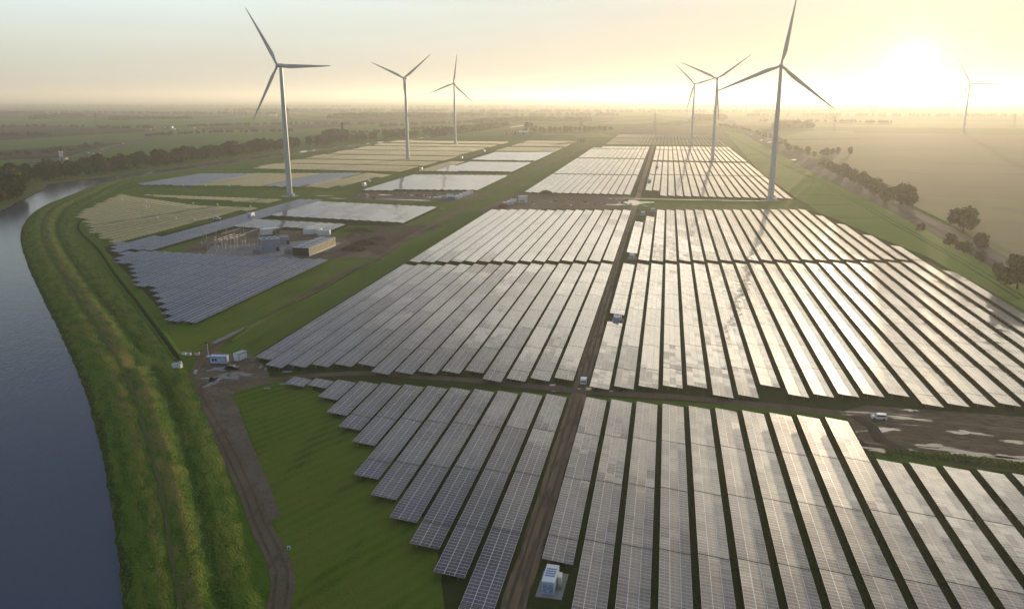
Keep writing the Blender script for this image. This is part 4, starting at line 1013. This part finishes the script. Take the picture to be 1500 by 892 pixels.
g = G(423.5, 808); c = thing('info_board', g, RD(12), 'small white and blue board standing in the near meadow', 'sign'); MB().tube((0, 0, 0), (0, 0, .9), .05, .05, 6).build('post', M_STEEL, c); b = MB().box(0, 0, .5, .7, .06, .9).build('board', M_WHITE, c); MB().box(0, -.045, .62, .4, .03, .45).build('printed_field', M_BLUE, b)
# loose plates on the grass
def plate(g, l, w, rz, lab, grp=None):
    return tag(MB().box(0, 0, 0, l, w, .12).build('ground_plate', M_CONC), lab, 'plate', grp), g, rz
for p, l, w, rz, lab in (((391, 569.5), 1.9, 1.3, .1, 'pale plate lying alone in the near meadow'), ((421, 563), 5, .9, .25, 'long pale sheet lying by the first lower row'), ((421, 545), 3.2, 1.2, .35, 'flat grey slab under the array corner'), ((382, 538), .8, 3.0, .3, 'bundle of long rails at the array corner'), ((389, 541), .7, 3.0, .4, 'second bundle of rails at the array corner'), ((811, 573.5), 1.2, .8, 0, 'small white and red box lid at the cross track'), ((766, 272), 6, 2.5, .1, 'large pale sheet on the grass by the dirt track'), ((647, 306), 4, 2, 0, 'pale sheet at the tip of the pale blue block'), ((503, 611), 1, .7, 0, 'little white plate under the staircase rows')):
    o, g, r = plate(G(*p), l, w, rz, lab); o.location = (g.x, g.y, .1); o.rotation_euler = (0, 0, rz)

# substation
sheet('substation_yard', W2([(258, 372), (300, 350), (346, 335), (484, 340), (505, 350), (560, 377), (500, 379), (440, 378), (330, 376)]), .045, mud_mat('yard gravel', .70, (1, 1, 1), .6))
sheet('yard_gravel', W2([(300, 373), (310, 360), (420, 355), (470, 350), (500, 356), (480, 368), (430, 378), (385, 377)]), .06, M_CONC)
ss = thing('busbar_gantry', G(355, 362), RD(0), 'steel switchyard gantry with rows of insulators and red white busbars', 'switchyard')
gx, gy = ss.location.x, ss.location.y
for i in range(9):
    for j in range(5):
        p = Vector((-22 + i * 5.2 + random.uniform(-.4, .4), -8 + j * 5.0, 0)); h = 4.2 + (j % 2) * 1.6
        mb = MB(); mb.tube(p, p + Vector((0, 0, h * .6)), .16, .13, 5); mb.build('post', M_STEEL, ss)
        mb = MB()
        for k in range(4): mb.tube(p + Vector((0, 0, h * .6 + k * .4)), p + Vector((0, 0, h * .6 + k * .4 + .22)), .3, .2, 7)
        mb.build('insulator', M_TIMBER if (i + j) % 3 else M_WHITE, ss)
for j in range(5): MB().box(-1, -8 + j * 5.0, 3.2, 44, .22, .22).build('crossbeam', M_STEEL, ss)
for k in range(3):
    a, b = G(313.5 + k * 9, 352 - k * .3, 7.5) - ss.location, G(343 + k * 8.4, 342.6 + k * .4, 7.5) - ss.location
    bb = MB().tube(a, b, .22, .22, 8).build('busbar', M_WHITE, ss)
    for f in (.08, .35, .62, .88):
        q = a.lerp(b, f); q2 = a.lerp(b, f + .1); MB().tube(q, q2, .25, .25, 8).build('warning_band', M_ORANGE, bb)
    for f in (.05, .5, .95):
        q = a.lerp(b, f); MB().tube((q.x, q.y, 0), q, .14, .12, 6).build('post', M_STEEL, ss)
for q in range(4):
    mb = MB(); x = -20 + q * 12; 
    for yy in (-9, 13):
        mb.tube((x - .5, yy, 0), (x, yy, 9.5), .14, .1, 5); mb.tube((x + .5, yy, 0), (x, yy, 9.5), .14, .1, 5)
    mb.tube((x, -9, 9.2), (x, 13, 9.2), .22, .22, 5); mb.build('portal_frame', M_PYL, ss)
for k in range(5):
    mb = MB(); yy = -7 + k * 4.5
    for q in range(3):
        x0 = -20 + q * 12
        for i in range(6):
            f0, f1 = i / 6, (i + 1) / 6; mb.tube((x0 + 12 * f0, yy, 9 - 3.2 * f0 * (1 - f0)), (x0 + 12 * f1, yy, 9 - 3.2 * f1 * (1 - f1)), .06, .06, 4, False)
    mb.build('overhead_wire', M_DARK, ss)
for px, py, lab in ((378, 372, 'grey power transformer with cooling fins left of the transformer house'), (424, 372, 'grey power transformer with cooling fins right of the transformer house')):
    t = thing('power_transformer', G(px, py), RD(6), lab, 'transformer'); MB().box(0, 0, .3, 5, 2.6, 3.0).build('tank', M_GREY, t)
    for s in (-1, 1):
        mb = MB()
        for k in range(9): mb.box(-2 + k * .5, s * 1.75, .6, .12, .8, 2.2)
        mb.box(0, s * 1.4, .6, 4.4, .14, .2); mb.build('radiator', M_LROOF, t)
    MB().tube((-1.8, 0, 4.1), (1.8, 0, 4.1), .5, .5, 10).box(0, 0, 3.2, .3, .3, .6).build('conservator', M_GREY, t)
    for k in range(3): MB().tube((-1.5 + k * 1.5, .8, 3.2), (-1.5 + k * 1.5, 1.1, 4.9), .2, .1, 7).build('bushing', M_TIMBER, t)
    MB().box(0, 0, 0, 6, 4, .3).build('plinth', M_CONC, t)
fence = thing('yard_fence', G(330, 374) , 0, 'low mesh fence between switchyard and dark blue array', 'fence')
fp = [G(*p) - fence.location for p in ((262, 372), (300, 373.5), (340, 374.5), (385, 378), (428, 379))]
mb = MB()
for a, b in zip(fp, fp[1:]):
    for z in (.3, .9, 1.5, 2.0): mb.tube(a + Vector((0, 0, z)), b + Vector((0, 0, z)), .03, .03, 4)
mb.build('wire', M_STEEL, fence)
for a, b in zip(fp, fp[1:]):
    for k in range(5): MB().tube(a.lerp(b, k / 5), a.lerp(b, k / 5) + Vector((0, 0, 2.1)), .06, .06, 5).build('post', M_STEEL, fence)
for px, py in ((304.5, 371.5), (318.5, 362), (333, 352), (357.5, 346), (371, 342), (385, 372), (345, 369)):
    g = G(px, py); t = thing('lightning_mast', g, 0, 'slender grey lightning mast in the switchyard', 'mast', 'lightning masts of the switchyard')
    MB().tube((0, 0, 0), (0, 0, 12), .16, .1, 7).build('pole', M_STEEL, t); MB().tube((0, 0, 12), (0, 0, 14.5), .05, .03, 5).build('spike', M_STEEL, t)
def shed(name, a, b, depth, h, lab, cat, wall, roofm, mk):
    """box building whose front base runs from photo point a to b"""
    A, B = G(*a), G(*b); d = (B - A); L_ = d.length; rz = math.atan2(d.y, d.x); c_ = (A + B) / 2
    n = Vector((-d.y, d.x, 0)).normalized()
    if n.y < 0: n = -n
    c_ = c_ + n * depth / 2
    t = thing(name, (c_.x, c_.y, .06), rz, lab, cat)
    MB().box(0, 0, 0, L_, depth, h).build('wall', wall, t); rf = MB().box(0, 0, h, L_ + .3, depth + .3, .25).build('roof', roofm, t)
    mk(t, rf, L_, depth, h); return t
def mk_tr(t, rf, L_, d, h):
    for k in range(3): MB().box(-L_ * .3 + k * L_ * .3, 0, h + .26, L_ * .16, d * .3, .8).build('roof_vent', M_LROOF, rf)
    MB().box(L_ * .32, -d / 2 - .05, 0, 1.6, .1, 2.4).build('door', M_DARK, t)
    mb = MB()
    for k in range(11): mb.box(-L_ / 2 + L_ * (k + .5) / 11, -d / 2 - .04, 2.6, .12, .08, h - 2.8)
    mb.build('cladding_rib', M_GREY, t)
shed('transformer_house', (385, 370), (411.5, 367.5), 8, 7.2, 'tall blue grey transformer house right of the busbars', 'building', M_GREY, M_LROOF, mk_tr)
shed('control_house', (412, 359), (424, 358), 6, 4.6, 'low blue grey house behind the transformer house', 'building', M_GREY, M_LROOF, mk_tr)
def mk_tent(t, rf, L_, d, h):
    MB().box(L_ * .28, -d / 2 - .04, .1, L_ * .38, .08, h - .3).build('tarpaulin_side', M_GREEN, t); MB().box(L_ * .495, -d / 2 - .06, .1, .4, .1, h - .5).build('door', M_RED, t)
shed('storage_tent', (386, 345), (409, 342.5), 6, 3.6, 'white roofed storage tent with green side behind the switchyard', 'tent', M_WHITE, M_WHITE, mk_tent)
# beige switch building
A, B, C_ = G(430, 374.5), G(453, 376.5), G(492, 360)
d = C_ - B; L_ = d.length; rz = math.atan2(d.y, d.x); n = Vector((-d.y, d.x, 0)).normalized(); wd = (B - A).length * .93
cc = (B + C_) / 2 + n * wd / 2
t = thing('switch_building', (cc.x, cc.y, .06), rz, 'long beige switch building with flat grey roof and dark gable', 'building')
MB().box(0, 0, .6, L_, wd, 4.4).build('wall', M_BEIGE, t); MB().box(-L_ / 2 - .06, 0, .2, .1, wd - .1, 4.7).build('gable_cladding', M_BLACK, t)
MB().box(0, 0, 0, L_ - .2, wd - .2, .6).build('plinth', M_WHITE, t)
MB().box(0, -wd / 2 - .08, .45, L_, .14, .4).build('ledge', M_WHITE, t)
rf = MB().box(0, 0, 5.0, L_ + .3, wd + .3, .25).build('roof', M_LROOF, t)
for k in range(5): MB().box(-L_ * .4 + k * L_ * .2, 0, 5.26, .25, wd, .12).build('roof_joint', M_DARK, rf)
MB().box(0, 0, 5.27, L_, .3, .14).build('ridge_strip', M_DARK, rf)
for k in range(4):
    MB().box(-L_ * .36 + k * L_ * .25, -wd / 2 - .04, 1.0, 1.2, .08, 2.5).build('door', M_BEIGE, t); MB().box(-L_ * .32 + k * L_ * .25, -wd / 2 - .05, 3.6, .8, .1, .35).build('vent_grille', M_DARK, t)
for p, l, lab in (((452, 343.5), 6, 'square white container left behind the beige switch building'), ((464, 342.5), 7, 'white container between two others behind the beige building'), ((475, 345), 8, 'longest white container beside the beige building')):
    cabin('container', G(*p), RD(8), l, 3.4, 3.4, lab, 'container', M_WHITE, M_WHITE, None, 0)
def heap(g, rx, ry, h, lab, m_=None):
    mb = MB(); nu, nv = 16, 6
    for j in range(nv + 1):
        f = j / nv
        for i in range(nu):
            a = 2 * math.pi * i / nu; k = (1 - f) * (1 + random.uniform(-.12, .12)); mb.v.append((rx * k * math.cos(a), ry * k * math.sin(a), h * math.sin(f * math.pi / 2) * (1 + random.uniform(-.08, .08)) - (.1 if j == 0 else 0)))
    mb.f = [(j * nu + i, j * nu + (i + 1) % nu, (j + 1) * nu + (i + 1) % nu, (j + 1) * nu + i) for j in range(nv) for i in range(nu)]
    o = tag(mb.build('soil_heap', m_ or M_SOIL, None, False), lab, 'soil heap'); o.location = g; return o
heap(G(518, 366), 8, 5, 3.2, 'pointed dark soil heap right of the beige building'); heap(G(535, 357), 10, 5, 2.5, 'long brown soil heap behind the pointed one'); heap(G(525, 338), 14, 5, 2.2, 'grassy soil heap behind the substation', M_BANK); heap(G(800, 284), 8, 4, 3.5, 'rounded soil heap in the central compound'); heap(G(553, 350), 6, 3, 1.8, 'small soil heap nearest the dirt track')
sheet('bare_ground', W2([(498, 350), (530, 333), (640, 329), (650, 332), (590, 352), (560, 376), (510, 372)]), .04, M_SOIL)
heap(G(523, 345), 2.5, 1.5, 1, 'small white rubble pile between the soil heaps', M_CONC)
# container compounds
for p, l, wl, lab in (((668, 292.5), 6, M_WHITE, 'nearest pale container of the stepped row by the left compound'), ((672.5, 290.5), 6, M_WHITE, 'second pale container of the stepped row by the left compound'), ((678, 288.5), 6, M_WHITE, 'third pale container of the stepped row by the left compound'), ((683, 286.5), 6, M_WHITE, 'fourth pale container of the stepped row by the left compound'), ((688, 285), 6, M_WHITE, 'farthest pale container of the stepped row by the left compound'), ((661, 293), 6, M_BLUE, 'blue container left of the stepped pale row'), ((659, 290), 6, M_WHITE, 'white container just behind the blue container'), ((650, 292.5), 5, M_GREY, 'grey container left of the blue container'),
                      ((737, 303.5), 6, M_RED, 'red container at the tip of the central compound'), ((742, 301), 6, M_WHITE, 'pale container directly behind the red container'), ((748, 299.5), 6, M_WHITE, 'middle pale container in the central compound'), ((752, 297), 6, M_WHITE, 'pale container farthest back in the central compound')):
    cabin('container', G(*p), RD(10), l, 2.6, 2.9, lab, 'container', wl, M_WHITE if wl is not M_RED else M_RED, None, 0)
cabin('container', G(766, 297), RD(10), 8, 4, 5.6, 'tall stacked white container office in the central compound', 'container', M_WHITE, M_WHITE, None, 3)
for k in range(46):
    px, py = (random.uniform(775, 925), random.uniform(291, 302)) if k < 28 else (random.uniform(520, 640), random.uniform(283.5, 291))
    g = G(px, py); m_ = random.choice((M_TIMBER, M_WHITE, M_CONC, M_STEEL, M_TIMBER, M_DARK)); mb = MB()
    l, w = random.uniform(1.5, 4), random.uniform(1, 2); h = random.uniform(.5, 1.6)
    for q in range(3): mb.box(random.uniform(-.2, .2), random.uniform(-.2, .2), q * h / 3, l * (1 - q * .1), w * (1 - q * .1), h / 3 - .03, random.uniform(-.1, .1))
    o = mb.build('material_stack', m_); o.location = (g.x, g.y, .06); o.rotation_euler = (0, 0, random.uniform(0, 3))
    tag(o, 'low stack of building material on the central muddy compound' if k < 28 else 'low stack of building material on the left muddy compound', 'material stack', 'stacks of building material')
# far landmarks
g = G(502, 205); c = thing('chimney', g, 0, 'dark brick chimney rising from the tree clump', 'chimney'); MB().tube((0, 0, 0), (0, 0, height_at(g, 180)), 3.0, 2.4, 12).build('shaft', M_BRICK, c); hh = height_at(g, 180); MB().tube((0, 0, hh - 2), (0, 0, hh + .3), 2.9, 2.9, 12).build('crown_band', M_BRICK, c)
g = G(90, 235.5); c = thing('sign_tower', g, RD(10), 'twin panelled grey sign tower by the motorway', 'sign'); hh = height_at(g, 222.5)
for s in (-1, 1): MB().box(s * 1.7, 0, 0, 2.2, 1.0, hh).build('panel', M_GREY, c)
MB().box(0, 0, hh, 7, 1.4, .5).build('top_beam', M_WHITE, c)
M_FARW = plain('weathered render wall', (.42, .40, .36), .7)
M_FARR = plain('old grey roof', (.20, .19, .18), .7)
def house(g, rz, l, w, h, lab, wallm, roofm, name='farm_building', grp=None):
    t = thing(name, g, rz, lab, 'building', grp); wallm = M_FARW if wallm is M_WHITE else wallm; roofm = M_FARR if roofm is M_LROOF else roofm
    MB().box(0, 0, 0, l, w, h).build('wall', wallm, t)
    MB().prism([(-w / 2 - .4, h), (w / 2 + .4, h), (0, h + w * .3)], -l / 2 - .3, l / 2 + .3).build('roof', roofm, t).rotation_euler = (0, 0, math.pi / 2)
    MB().box(0, -w / 2 - .05, 0, l * .2, .1, h * .7).build('door', M_DARK, t); return t
for p, l, w, h, lab, a, b in (((93, 236), 10, 8, 4, 'white flat building beside the motorway sign tower', M_WHITE, M_LROOF), ((247, 188.5), 26, 10, 6, 'long blue grey hall at the motorway junction', M_GREY, M_LROOF), ((218, 191.5), 14, 8, 4, 'white farmhouse left of the motorway junction', M_WHITE, M_LROOF), ((282, 189), 16, 8, 4, 'pale houses right of the motorway junction', M_WHITE, M_TIMBER), ((352, 172), 30, 14, 5, 'white farm sheds far behind the short tree row', M_WHITE, M_LROOF), ((400, 171), 36, 14, 5, 'bright white greenhouse far behind the nearest left turbine', M_WHITE, M_WHITE), ((672, 186), 22, 14, 5, 'white farm buildings beside the pylon at the tree belt', M_WHITE, M_LROOF), ((742, 197), 14, 9, 6, 'cream farmhouse at the near edge of the farmyard', M_BEIGE, M_LROOF), ((755, 196.5), 14, 9, 7, 'narrow pale house in the middle of the farmyard', M_WHITE, M_TIMBER), ((767, 197), 24, 12, 5, 'dark shed with bright roof in the farmyard', M_GREY, M_WHITE), ((778, 198), 10, 8, 7, 'pinkish house with white gable in the farmyard', M_WHITE, M_RED), ((851, 208), 10, 6, 4, 'tiny white hut on the field beside the dirt track', M_WHITE, M_LROOF), ((855, 208), 8, 6, 5, 'second tiny hut on the field beside the dirt track', M_WHITE, M_TIMBER), ((1003, 180), 26, 10, 4, 'white shed shining behind the pylon on the plain', M_WHITE, M_WHITE)):
    house(G(*p), RD(8), l, w, h, lab, a, b)

# ------------------------------------------------------------------ haze
hz = MB().add([(-38000, -2500, -1), (38000, -2500, -1), (38000, 42000, -1), (-38000, 42000, -1), (-38000, -2500, 204), (38000, -2500, 204), (38000, 42000, 204), (-38000, 42000, 204)], [(3, 2, 1, 0), (4, 5, 6, 7), (0, 1, 5, 4), (1, 2, 6, 5), (2, 3, 7, 6), (3, 0, 4, 7)])
hm = bpy.data.materials.new('haze air'); hm.use_nodes = True; ht = hm.node_tree; ht.nodes.clear()
pv = ht.nodes.new('ShaderNodeVolumePrincipled'); pv.inputs['Color'].default_value = (.94, .92, .86, 1); pv.inputs['Density'].default_value = .000125; pv.inputs['Anisotropy'].default_value = .52
out = ht.nodes.new('ShaderNodeOutputMaterial'); ht.links.new(pv.outputs[0], out.inputs['Volume'])
hm.cycles.homogeneous_volume = True
kind(hz.build('haze', hm), 'stuff')
